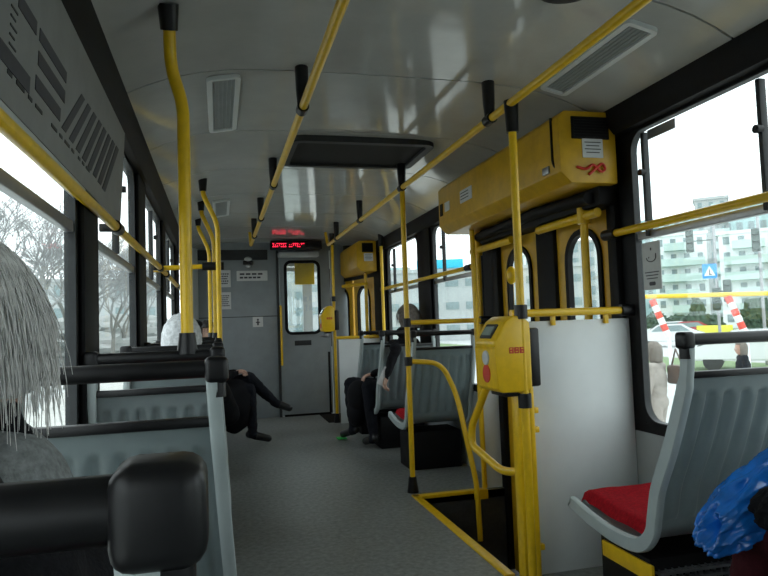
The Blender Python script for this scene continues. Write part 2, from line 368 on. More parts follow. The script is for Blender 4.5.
# ceiling things
def vent(x0, x1, y0, y1, label, z=2.076, tilt=.17):
    r = thing('ceiling_vent', label, 'vent', ((x0+x1)/2, (y0+y1)/2, z), 'air vents in the ceiling')
    bm = B(); ring(bm, ((x0+x1)/2, (y0+y1)/2, z-.006), X, Y, x1-x0-.04, y1-y0-.04, .006, .02, .016, Z); o1 = obj('vent_frame', bm, 'white', r)
    bm = B(); box(bm, x0+.02, x1-.02, y0+.02, y1-.02, z-.004, z+.004); n = 5
    for k in range(n):
        x = x0+.025+(x1-x0-.05)*(k+.5)/n; box(bm, x-.002, x+.002, y0+.03, y1-.03, z-.008, z-.003)
    obj('vent_grille', bm, 'wall', r); r.rotation_euler.y = tilt if x0 > 0 else -tilt; return r
vent(-.71, -.575, 2.62, 3.34, 'pale framed vent in the ceiling above the left seats')
vent(.69, .82, 1.88, 2.52, 'pale framed vent in the ceiling beside the near right window', z=2.058, tilt=.22)
vent(-.71, -.575, 5.2, 5.9, 'far pale framed vent in the ceiling over the left rear-most poles')
r = thing('roof_hatch', 'dark roof hatch in the ceiling between the two yellow rails', 'hatch', (.13, 3.75, 2.09))
bm = B(); ring(bm, (.13, 3.75, 2.083), X, Y, .74, .50, .03, .045, .035, Z); obj('hatch_frame', bm, 'dgrey', r)
bm = B(); plate(bm, (.13, 3.75, 2.088), X, Y, .76, .52, .03, .012, Z); obj('hatch_panel', bm, 'hatch', r)
r = thing('ceiling_speaker', 'round dark speaker in the ceiling at the top edge', 'speaker', (.40, 1.78, 2.098))
bm = B(); cyl(bm, (.40, 1.76, 2.085), (.40, 1.76, 2.099), .10, .115, 32); obj('grille', bm, 'dgrey', r)

# ================================================================== HANDRAILS & POLES
def ceiling_rail(x, label, ys, y0, y1, tilt=0):
    r = thing('ceiling_handrail', label, 'handrail', (x, (y0+y1)/2, 1.93), 'ceiling handrails')
    bm = B(); pts = fillet([(x, y1+.12, 2.08), (x, y1, 1.93), (x, y0, 1.93)], .06); tube(bm, pts, .0165, 14); obj('rail', bm, 'yel', r)
    for y in ys:
        bm = B(); tube(bm, [(x, y, 2.095), (x, y, 2.0), (x, y, 1.93)], [.034, .031, .024], 16, flat=.8)
        tube(bm, [(x, y-.03, 1.93), (x, y+.03, 1.93)], .024, 16); obj('hanger', bm, 'blackp', r)
ceiling_rail(-.34, 'left yellow ceiling handrail running to the cab on black hangers', [-1.6, -.2, 1.1, 2.54, 3.97, 5.2, 6.2], -2, 6.9)
ceiling_rail(.475, 'right yellow ceiling handrail running past the yellow door box', [-1.6, -.2, 1.1, 2.57, 3.97, 5.25, 6.36], -2, 6.9)
def wall_rail(x, y0, y1, clamps, label, z=1.43, z1=None, s=1):
    z1 = z1 or z
    r = thing('window_handrail', label, 'handrail', (x, (y0+y1)/2, z), 'window handrails')
    bm = B(); tube(bm, fillet([(x+s*.07, y0-.02, z), (x, y0, z), (x, y1, z1), (x+s*.07, y1+.02, z1)], .04), .0165, 14); obj('rail', bm, 'yel', r)
    for y in clamps:
        zz = z+(z1-z)*(y-y0)/(y1-y0); bm = B(); tube(bm, [(x, y-.045, zz), (x, y+.045, zz)], .024, 14); tube(bm, [(x, y, zz), (x+s*.06, y, zz)], .016, 12); obj('clamp', bm, 'blackp', r)
wall_rail(-1.045, -.9, 4.50, [-.3, 1.0, 2.60, 4.47], 'yellow handrail along the left windows', 1.415, 1.48, -1)
wall_rail(-1.045, 4.62, 6.7, [5.0, 6.3], 'short far yellow handrail along the left windows behind the crossbar', 1.48, 1.48, -1)
wall_rail(1.045, .2, 2.60, [.9, 2.58], 'yellow handrail across the large near right window', 1.425, 1.43, 1)
wall_rail(1.045, 4.25, 6.85, [4.30, 6.8], 'yellow handrail across the two far right windows', 1.44, 1.44, 1)
# crossbar left
r = thing('crossbar', 'short yellow bar from the left window rail to the pole cluster', 'handrail', (-.86, 4.5, 1.48))
bm = B(); tube(bm, [(-1.03, 4.5, 1.48), (-.70, 4.5, 1.49)], .016); obj('bar', bm, 'yel', r)
bm = B(); tube(bm, [(-.78, 4.5, 1.49), (-.64, 4.5, 1.49)], .028, 14); obj('clamp', bm, 'blackp', r)
# left poles
def socket(p, a, b, r1, r2, name='socket'):
    bm = B(); tube(bm, [a, b], [r1, r2], 16); obj(name, bm, 'blackp', p)
r = thing('grab_pole', 'thick bent yellow pole nearest left, standing on a seat handle', 'pole', (-.78, 2.08, 1.0), 'bent grab poles on the left side')
bm = B(); tube(bm, fillet([(-.81, 2.03, 2.03), (-.81, 2.09, 1.885), (-.775, 2.09, 1.77), (-.775, 2.09, 1.03)], .05), .019, 16); obj('pole', bm, 'yel', r)
socket(r, (-.81, 2.01, 2.052), (-.81, 2.045, 1.985), .032, .026); socket(r, (-.775, 2.09, .99), (-.775, 2.09, 1.055), .032, .024)
for y, lab, xo in ((4.42, 'bent yellow pole holding the black crossbar clamp, front of the left cluster', 0), (5.15, 'bent yellow pole in the middle of the left cluster', -.03), (5.9, 'bent yellow pole farthest back in the left cluster', -.075)):
    r = thing('grab_pole', lab, 'pole', (-.68+xo, y, 0), 'bent grab poles on the left side')
    bm = B(); tube(bm, fillet([(-.765+xo, y, 2.03), (-.765+xo, y, 1.96), (-.675+xo, y, 1.76), (-.675+xo, y, .05 if y < 5 else .95)], .07), .0165, 14); obj('pole', bm, 'yel', r)
    socket(r, (-.765+xo, y, 2.09), (-.765+xo, y, 1.98), .032, .022)
    if y < 5: socket(r, (-.675, y, .003), (-.675, y, .1), .034, .022)
    else: socket(r, (-.675+xo, y, .95), (-.675+xo, y, 1.04), .03, .022)
# central / right poles
def pole(name, lab, x, y, z0=0, z1=2.09, bot=True, top=True, ex=(), rad=.0165, dz=0, x2=None):
    r = thing(name, lab, 'pole', (x, y, z0), 'straight grab poles'); x2 = x if x2 is None else x2
    bm = B(); tube(bm, [(x, y, z0+.01), (x2, y, z1-.01)], rad, 14); obj('pole', bm, 'yel', r)
    if bot: socket(r, (x, y, z0+.002), (x, y, z0+.1), .036, .024)
    if top: socket(r, (x2, y, z1), (x2, y, z1-.13), .030, .024)
    for z in ex: socket(r, (x, y, z-.028), (x, y, z+.028), .026, .026, 'clamp')
    return r
pole('grab_pole', 'yellow pole at the aisle corner of the door well, on a black foot', .48, 3.98, ex=(.82, 1.065))
pole('grab_pole', 'yellow pole between the ceiling and the ticket validator', .485, 2.375, z0=0, z1=1.945, bot=False, ex=(1.09, .74))
pole('grab_pole', 'yellow pole by the far partition, beside the cab door', .56, 7.12, z1=2.09, ex=(1.36,))
pole('grab_pole', 'far slim yellow pole against the far right windows', .97, 6.52, z0=.95, z1=2.0, bot=False)
pole('grab_pole', 'slim yellow pole at the window side of the door well', .925, 3.89, z0=0, z1=1.68, bot=False, top=False, x2=.91)
# rail behind R3 seat top
r = thing('crossbar', 'yellow crossbar from the aisle pole to the right wall above the grey seat back', 'handrail', (.78, 3.98, 1.065))
bm = B(); tube(bm, [(.49, 3.98, 1.065), (1.0, 3.98, 1.065)], .0155); obj('bar', bm, 'yel', r)
bm = B(); tube(bm, [(.98, 3.98, 1.065), (1.08, 3.98, 1.065)], .026); obj('clamp', bm, 'blackp', r)
bm = B(); tube(bm, fillet([(.48, 3.98, .82), (.70, 3.98, .80), (.78, 3.94, .60), (.845, 3.82, .05), (.84, 3.79, -.28)], .09, 8), .0165, 14)
tag(obj('bent_handrail', bm, 'yel'), 'bent yellow handrail sweeping from the aisle pole down into the door well', 'handrail')
# partition beside the door
r = thing('door_screen', 'large white partition screen beside the door well with a yellow top rail', 'partition', (.80, 2.53, 0))
bm = B(); box(bm, .575, 1.078, 2.522, 2.54, .0, 1.05, bev=.003); obj('screen', bm, 'white', r)
bm = B(); tube(bm, [(.50, 2.50, 1.085), (1.04, 2.50, 1.085)], .0165); obj('top_rail', bm, 'yel', r)
for x in (.70, .955):
    bm = B(); box(bm, x-.009, x+.009, 2.505, 2.522, 1.03, 1.08, bev=.002); obj('clip', bm, 'yel', r)
bm = B(); tube(bm, [(1.02, 2.50, 1.085), (1.085, 2.50, 1.085)], .026); obj('clamp', bm, 'blackp', r)
bm = B(); box(bm, .495, .545, 2.46, 2.53, .0, .78, bev=.012); tube(bm, [(.555, 2.475, .02), (.555, 2.475, .80)], .0175); obj('edge_post', bm, 'yel', r)
for z in (.68, .60, .12):
    bm = B(); box(bm, .545, .605, 2.495, 2.52, z-.012, z+.012, bev=.003); obj('clip', bm, 'yel', r)
bm = B(); tube(bm, fillet([(.52, 2.53, .425), (.49, 2.64, .41), (.475, 2.93, .47), (.475, 2.93, .56), (.475, 2.72, .77)], .07, 8), .0175, 14)
tag(obj('curved_grab_bar', bm, 'yel'), 'curved yellow grab bar below the ticket validator over the door well', 'handrail')
bm = B(); box(bm, .585, 1.075, 7.03, 7.045, 0, .91, bev=.003)
r = thing('door_screen', 'small far white partition with yellow edge beside the front door', 'partition', (.80, 7.03, 0)); obj('screen', bm, 'white', r)
bm = B(); tube(bm, [(.56, 7.02, .93), (1.05, 7.02, .93)], .016); obj('top_rail', bm, 'yel', r)

# validator
r = thing('ticket_validator', 'yellow ticket validator with display and red round mark, on the pole by the white screen', 'ticket validator', (.45, 2.42, .75), 'ticket validators')
def validator(r, x0, x1, y0, y1, z0, z1, simple=False):
    bm = B(); p = [(x0, z0+.015), (x0+.02, z0), (x1-.02, z0), (x1, z0+.02), (x1, z1-.03), (x1-.03, z1), (x0+.075, z1), (x0+.045, z1-.02), (x0-.008, z1-.10), (x0-.008, z1-.115), (x0, z1-.125)]
    A = [bm.verts.new((x, y0, z)) for x, z in p]; C = [bm.verts.new((x, y1, z)) for x, z in p]; n = len(p)
    for k in range(n): bm.faces.new((A[k], A[(k+1) % n], C[(k+1) % n], C[k]))
    bm.faces.new(A[::-1]); bm.faces.new(C)
    bmesh.ops.bevel(bm, geom=[e for e in bm.edges], offset=.007, segments=3, profile=.5, affect='EDGES'); obj('case', bm, 'yel', r)
    if simple: return
    ym = (y0+y1)/2
    # sloped display
    t = Vector((x0+.045-(x0-.008), 0, .08)).normalized(); nr = Vector((-t.z, 0, t.x)); c = Vector((x0+.0185, ym, z1-.06))+nr*.002
    bm = B(); plate(bm, c, Y, t, .11, .065, .006, .006, nr); o = obj('display_bezel', bm, 'dgrey', r)
    bm = B(); plate(bm, c+nr*.004, Y, t, .09, .04, .003, .003, nr); obj('display_screen', bm, 'dgreen', o)
    bm = B(); cyl(bm, (x0-.006, ym, z1-.165), (x0+.01, ym, z1-.165), .028, .034, 24); obj('card_reader', bm, 'lgrey', r)
    bm = B(); cyl(bm, (x0-.003, ym, z0+.072), (x0+.01, ym, z0+.072), .036, .038, 28); obj('red_mark', bm, 'redprint', r)
    bm = B(); xm = (x0+x1)/2
    for k in range(3): plate(bm, (xm-.01+k*.022, y0-.0008, z1-.135), X, Z, .018, .024, .002, .002, Y)
    obj('red_lettering', bm, 'redprint', r)
    bm = B()
    for k in range(3):
        for q in range(2): plate(bm, (xm-.01+k*.022+.002*(k-1), y0-.002, z1-.129-q*.011), X, Z, .009-.003*((k+q) % 2), .004, .001, .001, Y)
    obj('letter_cutouts', bm, 'yel', r)
    bm = B(); box(bm, x1-.01, x1+.055, y0+.03, y1+.02, z0+.015, z1-.05, bev=.01); obj('back_bracket', bm, 'blackp', r)
    bm = B(); box(bm, x0+.04, x0+.10, y0+.02, y1-.04, z0-.018, z0+.004, bev=.005); obj('slot_guide', bm, 'blackp', r)
validator(r, .365, .515, 2.36, 2.56, .775, 1.075)
r = thing('ticket_validator', 'small far yellow ticket validator on the pole beside the cab door', 'ticket validator', (.47, 7.1, .98), 'ticket validators')
validator(r, .40, .54, 6.98, 7.16, 1.0, 1.28)
r = thing('junction_box', 'small rounded yellow box high on the far side of the door well', 'box', (1.05, 3.63, 1.27))
bm = B(); ell(bm, (1.05, 3.63, 1.33), (.03, .045, .055)); obj('housing', bm, 'yel', r)

# door drive boxes
def drive(r, x0, x1, y0, y1, z0, z1, detail=True):
    bm = B(); p = [(x0, z0+.05), (x0+.05, z0), (x1, z0), (x1, z1), (x0+.03, z1), (x0, z1-.03)]
    A = [bm.verts.new((x, y0, z)) for x, z in p]; C = [bm.verts.new((x, y1, z)) for x, z in p]; n = len(p)
    for k in range(n): bm.faces.new((A[k], A[(k+1) % n], C[(k+1) % n], C[k]))
    bm.faces.new(A[::-1]); bm.faces.new(C); bmesh.ops.bevel(bm, geom=list(bm.edges), offset=.006, segments=2, profile=.5, affect='EDGES'); obj('housing', bm, 'yelbox', r)
    xm = (x0+x1)/2
    bm = B(); box(bm, x0+.06, x1-.035, y0-.006, y0+.01, z1-.125, z1-.025, bev=.004)
    for k in range(7): box(bm, x0+.07, x1-.045, y0-.009, y0-.004, z1-.117+k*.0125, z1-.111+k*.0125)
    obj('vent_panel', bm, 'black', r)
    bm = B(); plate(bm, (xm+.02, y0-.002, z0+.155), X, Z, .10, .085, .003, .004, Y); o = obj('notice', bm, 'paper', r)
    bm = B()
    for k in range(4): plate(bm, (xm+.02, y0-.0045, z0+.18-k*.015), X, Z, .08-.015*(k % 2), .004, .0005, .001, Y)
    obj('printing', bm, 'dgrey', o)
    if detail:
        bm = B(); tube(bm, fillet([(x0+.075, y0-.006, z0+.07), (x0+.12, y0-.015, z0+.055), (x0+.15, y0-.012, z0+.085), (x0+.19, y0-.012, z0+.045), (x0+.215, y0-.01, z0+.06), (x0+.20, y0-.01, z0+.09), (x0+.13, y0-.012, z0+.035)], .02), .006, 8)
        obj('emergency_cord', bm, 'redprint', r)
        bm = B(); tube(bm, fillet([(x0-.002, y0+.06, z1-.02), (x0-.002, y0+.06, z0+.09), (x0+.03, y0+.02, z0+.03)], .03), .007, 8); obj('cable', bm, 'black', r)
        bm = B(); box(bm, x0-.01, x0+.012, y0+.09, y0+.15, z0+.06, z0+.095, bev=.006); obj('latch', bm, 'metal', r)
        bm = B(); plate(bm, (x0-.001, 3.93, z0+.16), Y, Z, .09, .06, .003, .004, X); obj('label_sticker', bm, 'paper', r)
        bm = B(); plate(bm, (x0-.001, 3.60, z0+.17), Y, Z, .19, .075, .003, .004, X); o = obj('label_sticker', bm, 'paper', r)
        bm = B()
        for k in range(3): plate(bm, (x0-.0035, 3.62, z0+.19-k*.018), Y, Z, .13, .005, .001, .001, X)
        obj('printing', bm, 'dgrey', o)
        bm = B(); plate(bm, (x0-.001, 4.04, z0+.155), Y, Z, .05, .08, .003, .006, X); obj('key_switch', bm, 'black', r)
r = thing('door_drive_box', 'big yellow door drive box under the ceiling by the near window', 'door drive box', (.94, 3.4, 1.67), 'door drive boxes')
drive(r, .765, 1.045, 2.50, 4.10, 1.645, 1.965)
r = thing('door_drive_box', 'small far yellow door drive box over the front door', 'door drive box', (.9, 7.4, 1.65), 'door drive boxes')
drive(r, .78, 1.0, 6.86, 7.84, 1.64, 1.975, False)
# door spindles and arms
def spindle(y, ya, yb, lab, z=1.545, ztop=1.66):
    r = thing('door_linkage', lab, 'door arm', (1.0, y, 1.0), 'yellow door arms')
    bm = B(); cyl(bm, (1.0, y, .72 if y < 5 else .8), (1.0, y, ztop), .019); obj('spindle', bm, 'yel', r)
    bm = B(); tube(bm, [(1.0, ya, z-.01), (1.0, yb, z-.01)], .020, 12, flat=1.1); obj('arm', bm, 'yel', r)
    bm = B(); cyl(bm, (1.0, y, z-.045), (1.0, y, z+.03), .030); obj('collar', bm, 'yel', r)
spindle(2.72, 2.60, 3.17, 'near yellow door arm and spindle hanging below the big drive box')
spindle(4.02, 3.5, 4.12, 'far yellow door arm and spindle at the end of the big drive box', 1.54)
r = thing('door_linkage', 'small yellow door arm below the far drive box', 'door arm', (.93, 7.1, 1.0), 'yellow door arms')
bm = B(); cyl(bm, (.93, 7.12, .9), (.93, 7.12, 1.64), .019); obj('spindle', bm, 'yel', r)
bm = B(); tube(bm, [(.74, 7.5, 1.52), (.93, 7.08, 1.52)], .02); obj('arm', bm, 'yel', r)

# door leaves (side door)
def leaf(r, y0, y1, xx=1.10, z0=-.5, z1=1.60, nm='door_leaf'):
    w_ = y1-y0; bm = B(); holed(bm, (xx, (y0+y1)/2, (z0+z1)/2), Y, Z, w_, z1-z0, .31, 1.0, .12, .03, X, oy=(.985-(z0+z1)/2)); o = obj(nm, bm, 'yelbox', r)
    bm = B(); ring(bm, (xx-.012, (y0+y1)/2, .985), Y, Z, .27, .97, .12, .03, .03, X); obj('gasket', bm, 'black', o)
    bm = B(); plate(bm, (xx, (y0+y1)/2, .985), Y, Z, .30, .99, .12, .005, X); obj('pane', bm, 'glass', o)
    return o
d = thing('door_2', None, None, (1.1, 3.2, -.5), kind='structure')
leaf(d, 2.62, 3.13); leaf(d, 3.33, 3.84)
bm = B(); box(bm, 1.06, 1.12, 3.13, 3.33, -.5, 1.62, bev=.015); obj('rubber_seal', bm, 'black', d)
bm = B(); box(bm, 1.05, 1.13, 2.55, 2.62, -.5, 1.64, bev=.01); box(bm, 1.05, 1.13, 3.84, 3.93, -.5, 1.80, bev=.01); obj('door_jamb', bm, 'black', d)
bm = B(); box(bm, .98, 1.12, 2.55, 3.93, 1.56, 1.66, bev=.01); tube(bm, [(.96, 2.6, 1.60), (.96, 3.1, 1.62), (.96, 3.9, 1.60)], .03); obj('header', bm, 'black', d)
# step well
bm = B()
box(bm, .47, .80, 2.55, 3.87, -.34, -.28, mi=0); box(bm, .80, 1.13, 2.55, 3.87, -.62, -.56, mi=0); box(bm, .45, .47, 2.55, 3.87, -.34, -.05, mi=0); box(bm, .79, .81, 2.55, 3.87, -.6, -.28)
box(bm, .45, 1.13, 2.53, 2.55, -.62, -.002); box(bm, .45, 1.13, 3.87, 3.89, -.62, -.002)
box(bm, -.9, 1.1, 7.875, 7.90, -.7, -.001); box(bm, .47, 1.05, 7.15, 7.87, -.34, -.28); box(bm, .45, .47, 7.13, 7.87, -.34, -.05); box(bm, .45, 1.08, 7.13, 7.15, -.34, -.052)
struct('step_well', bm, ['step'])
r = thing('well_edging', 'yellow metal edging around the door well in the floor', 'edging', (.47, 3.2, 0))
bm = B(); box(bm, .445, .49, 2.55, 3.90, -.012, .008, bev=.002); obj('long_edge', bm, 'yel', r)
bm = B(); box(bm, .445, .93, 3.855, 3.905, -.012, .008, bev=.002); obj('short_edge', bm, 'yel', r)
bm = B(); box(bm, .84, .93, 3.85, 3.865, -.05, .0, bev=.002); obj('step_plate', bm, 'yel', r)
# wall piece past the door
bm = B(); box(bm, .94, 1.079, 3.90, 3.93, 0, .72, bev=.004); tag(obj('kick_panel', bm, 'white'), 'narrow pale panel behind the door well under the crossbar', 'panel')
# front door leaves on the tapered wall
d = thing('door_3', None, None, (.95, 7.6, -.3), kind='structure')
ang = math.atan2(tx(1, 8.2)-tx(1, 7.12), 1.08); ay = Vector((math.sin(ang), math.cos(ang), 0)); an = Vector((math.cos(ang), -math.sin(ang), 0))
for k, yc in enumerate((7.40, 7.93)):
    c = Vector((tx(1, yc)+.03, yc, .6)); bm = B(); holed(bm, c, ay, Z, .50, 2.0, .30, 1.0, .12, .03, an, oy=.4); o = obj('door_leaf', bm, 'yelbox', d)
    bm = B(); ring(bm, c+Z*.4-an*.012, ay, Z, .26, .97, .12, .03, .03, an); obj('gasket', bm, 'black', o)
    bm = B(); plate(bm, c+Z*.4, ay, Z, .3, .99, .12, .005, an); obj('pane', bm, 'glass', o)

# ================================================================== SEATS
def path(pts, n):
    """catmull-rom resample"""
    P = [Vector(p) for p in pts]; P = [P[0]*2-P[1]]+P+[P[-1]*2-P[-2]]; out = []
    m = len(P)-3
    for i in range(n+1):
        t = i/n*m; k = min(int(t), m-1); t -= k; a, b, c, d_ = P[k:k+4]
        out.append(.5*((2*b)+(-a+c)*t+(2*a-5*b+4*c-d_)*t*t+(-a+3*b-3*c+d_)*t**3))
    return out
def make_seat(x, y, label, hw=.225, ck=.82, fl=.02):
    def flx(z): return 1+fl/hw*max(0, min(1, (.96-z)/.45))
    """forward facing; x = centre, y = plane of the handle"""
    r = thing('tram_seat', label, 'seat', (x, y, 0), 'grey plastic tram seats with black handles')
    PR = [(0, .004, .882), (0, .035, .78), (0, .085, .65), (0, .14, .53), (0, .165, .44), (0, .185, .375), (0, .25, .325), (0, .38, .315), (0, .52, .33), (0, .64, .355)]
    P = path(PR, 84)
    bm = B(); nu = 72; rows = []
    s = [0]
    for i in range(1, len(P)): s.append(s[-1]+(P[i]-P[i-1]).length)
    for i, p in enumerate(P):
        t = (P[min(i+1, 84)]-P[max(i-1, 0)]).normalized(); nr = Vector((0, t.z, -t.y))   # towards the rear/below
        row = []
        for j in range(nu+1):
            u = -hw+.012+(2*hw-.024)*j/nu; dpt = 0
            ed = min(abs(u-(-hw+.012)), abs(u-(hw-.012)))
            inset = .012*min(1, max(0, (ed-.018)/.012))*min(1, max(0, (s[i]-.055)/.012))
            dpt -= inset
            if .055 < s[i] < .50 and ed > .035:
                ff = min(1, (s[i]-.055)/.02, (.50-s[i])/.03); ph = (u+hw-.045)/(2*hw-.09)*6
                if 0 <= ph <= 6:
                    q = ph % 1; a = max(0, 1-((q-.5)/.33)**2) if abs(q-.5) < .33 else 0
                    dpt += .017*math.sqrt(a)*math.sqrt(max(0, ff))
            row.append(bm.verts.new(Vector((x+u*flx(p.z), y, 0))+p+nr*dpt))
        rows.append(row)
    for i in range(84):
        for j in range(nu): bm.faces.new((rows[i][j], rows[i][j+1], rows[i+1][j+1], rows[i+1][j]))
    bmesh.ops.solidify(bm, geom=bm.faces[:], thickness=.012)
    obj('shell', bm, 'shell', r, ang=60)
    PF = path([(0, -.005, .98)]+[(0, a-.002, b) for _, a, b in PR]+[(0, .655, .36)], 60)
    for sg in (-1, 1):
        bm = B(); pts = [Vector((x+sg*(hw-.008)*flx(p.z), y, 0))+p for p in PF]; rr = []
        for i in range(len(pts)):
            t = (pts[min(i+1, 60)]-pts[max(0, i-1)]).normalized(); nr = Vector((0, t.z, -t.y)); a = .013; th = .020 if i > 6 else .015
            rr.append([bm.verts.new(pts[i]+X*dx+nr*dn) for dx, dn in ((-a, -th), (-a*.6, -th-.004), (a*.6, -th-.004), (a, -th), (a, th), (a*.6, th+.004), (-a*.6, th+.004), (-a, th))])
        for i in range(len(rr)-1):
            for k in range(8): bm.faces.new((rr[i][k], rr[i][(k+1) % 8], rr[i+1][(k+1) % 8], rr[i+1][k]))
        bm.faces.new(rr[0]); bm.faces.new(rr[-1][::-1]); obj('side_frame', bm, 'frame', r)
    bm = B(); tube(bm, fillet([(x-hw+.0, y-.005, .93), (x-hw+.0, y-.005, .985), (x+hw, y-.005, .985), (x+hw, y-.005, .93)], .012, 4), .0175, 14)
    h = obj('handle', bm, 'blackp', r)
    for sg in (-1, 1):
        bm = B(); box(bm, x+sg*hw-.027*ck, x+sg*hw+.027*ck, y-.005-.028*ck, y-.005+.026*ck, .985-.033*ck, .985+.028*ck, bev=.014*ck, seg=4); obj('end_cap', bm, 'blackp', h)
    bm = B(); box(bm, x-hw+.01, x+hw-.01, y-.010, y+.014, .872, .892, bev=.005); obj('top_edge', bm, 'blackp', r)
    # cushion
    bm = B(); CP = path([(0, .215, .41), (0, .27, .385), (0, .40, .385), (0, .55, .395), (0, .645, .40), (0, .668, .375), (0, .655, .355)], 30); g = []
    for i, p in enumerate(CP):
        row = []
        for j in range(25):
            u = -1+2*j/24; e = max(0, abs(u)-.86)/.14; row.append(bm.verts.new(Vector((x+u*(hw-.03), y, -.04*e*e+.006*math.sin(i*.9)*math.cos(j*.5)*.5))+p))
        g.append(row)
    for i in range(30):
        for j in range(24): bm.faces.new((g[i][j], g[i][j+1], g[i+1][j+1], g[i+1][j]))
    bmesh.ops.solidify(bm, geom=bm.faces[:], thickness=.045); obj('cushion', bm, 'red', r, ang=60)
    # plinth
    bm = B(); box(bm, x-hw+.03, x+hw-.03, y+.26, y+.54, 0, .27, bev=.006); o = obj('plinth', bm, 'black', r)
    for sg in (-1, 1):
        bm = B(); box(bm, x+sg*(hw-.028)-.006, x+sg*(hw-.028)+.006, y+.24, y+.52, .20, .255, bev=.003); obj('edge_strip', bm, 'yel', r)
    bm = B()
    for k in range(9): box(bm, x-hw+.05, x+hw-.05, y+.235, y+.26, .03+k*.024, .038+k*.024)
    for k in range(14): xx = x-hw+.06+k*(2*hw-.12)/13; box(bm, xx-.002, xx+.002, y+.24, y+.258, .025, .235)
    obj('heater_grille', bm, 'metal', r)
    return r
S = make_seat(.85, 1.62, 'near right tram seat with ribbed grey back and red cushion')
seats = [(.835, .70, 'right tram seat carrying the passenger with the blue bag'),
         (.835, 4.30, 'right tram seat behind the bent handrail, beyond the door well'),
         (.835, 5.18, 'right tram seat occupied by the passenger with legs in the aisle'),
         (.835, 5.98, 'farthest right tram seat, next to the far white partition'),
         (-.875, .42, 'left tram seat with the thick black handle end closest to the camera'),
         (-.875, 1.33, 'left tram seat in front of the grey-haired passenger'),
         (-.875, 2.09, 'left tram seat carrying the thick bent yellow pole'),
         (-.875, 2.85, 'left tram seat carrying the white-hatted passenger'),
         (-.875, 3.62, 'left tram seat ahead of the white-hatted passenger'),
         (-.875, 4.38, 'left tram seat beside the foot of the crossbar pole'),
         (-.875, 5.12, 'left tram seat behind the dark passenger who has crossed legs'),
         (-.875, 5.88, 'left tram seat of the dark passenger with crossed legs')]
def strip_extras(c):
    for k in kids(c):
        if k.name.startswith('heater_grille') or k.name.startswith('edge_strip'): bpy.data.objects.remove(k)
SL = make_seat(-.868, 1.33, seats[5][2], hw=.182, ck=.85, fl=.03)
for x, y, lab in seats:
    if x > 0 and y < 1: strip_extras(dup(S, (x+.015, y, 0), lab))
    elif x > 0: strip_extras(dup(S, (x, y, 0), lab))
    elif y == .42: zs = make_seat(-.887, .365, lab, hw=.176, ck=.88, fl=.03); strip_extras(zs); zs.location.z -= .014
    elif y != 1.33: strip_extras(dup(SL, (-.868, y, 0), lab))
strip_extras(SL)

# ================================================================== ROUTE PANEL
r = thing('route_panel', 'long grey route map panel with dark printed bars above the left window', 'route panel', (-1.03, 1.2, 1.5))
def PX(z): return -1.068+(z-1.5)*.05    # leans inwards at the top
def pp(y, z, off=0): return (PX(z)+off, y, z)
bm = B(); q = [(-1.079, 1.485), (-1.052, 1.49), (-1.05, 1.51), (PX(1.86)+.02, 1.86), (-1.079, 1.87)]
A = [bm.verts.new((x, -.4, z)) for x, z in q]; C = [bm.verts.new((x, 2.74, z)) for x, z in q]
for k in range(5): bm.faces.new((A[k], A[(k+1) % 5], C[(k+1) % 5], C[k]))
bm.faces.new(A); bm.faces.new(C[::-1]); obj('board', bm, 'panel', r)
def face(z): a = (z-1.51)/.35; return -1.05+a*(PX(1.86)+.02+1.05)
bm = B()
def pr(y0, y1, z0, z1, dy=0):
    vs = [(face(z0)+.0015, y0, z0), (face(z0)+.0015, y1, z0), (face(z1)+.0015, y1+dy, z1), (face(z1)+.0015, y0+dy, z1)]
    f = [bm.verts.new(v) for v in vs]; b_ = [bm.verts.new((v[0]-.003, v[1], v[2])) for v in vs]; bm.faces.new(f); bm.faces.new(b_[::-1])
    for k in range(4): bm.faces.new((f[k], f[(k+1) % 4], b_[(k+1) % 4], b_[k]))
PRN = [(1.49, 1.74, 1.69, 1.718), (1.49, 1.735, 1.637, 1.668), (1.48, 1.70, 1.58, 1.612), (1.25, 1.44, 1.555, 1.59), (1.34, 1.465, 1.69, 1.72), (1.0, 1.28, 1.70, 1.74), (1.0, 1.2, 1.60, 1.64),
       (.5, .85, 1.6, 1.63), (.5, .85, 1.7, 1.73)]
for a in PRN: pr(*a)
for k in range(8): pr(1.72+k*.083, 1.765+k*.085, 1.572-.004*k, 1.728+.004*k, .20+.006*k)
obj('printed_bars', bm, 'print', r, smooth=False)
bm = B()
for k in range(40):
    y = .3+k*.045+.01*(k % 3)
    if k % 7: pr(y, y+.028, 1.545, 1.553)
for k in range(5): pr(1.30, 1.34-.01*(k % 2), 1.60+k*.018, 1.604+k*.018)
obj('small_print', bm, 'dgrey', r, smooth=False)
bm = B(); box(bm, -1.079, -1.05, -.4, 2.04, 1.452, 1.487, bev=.004); obj('bottom_trim', bm, 'lgrey', r)

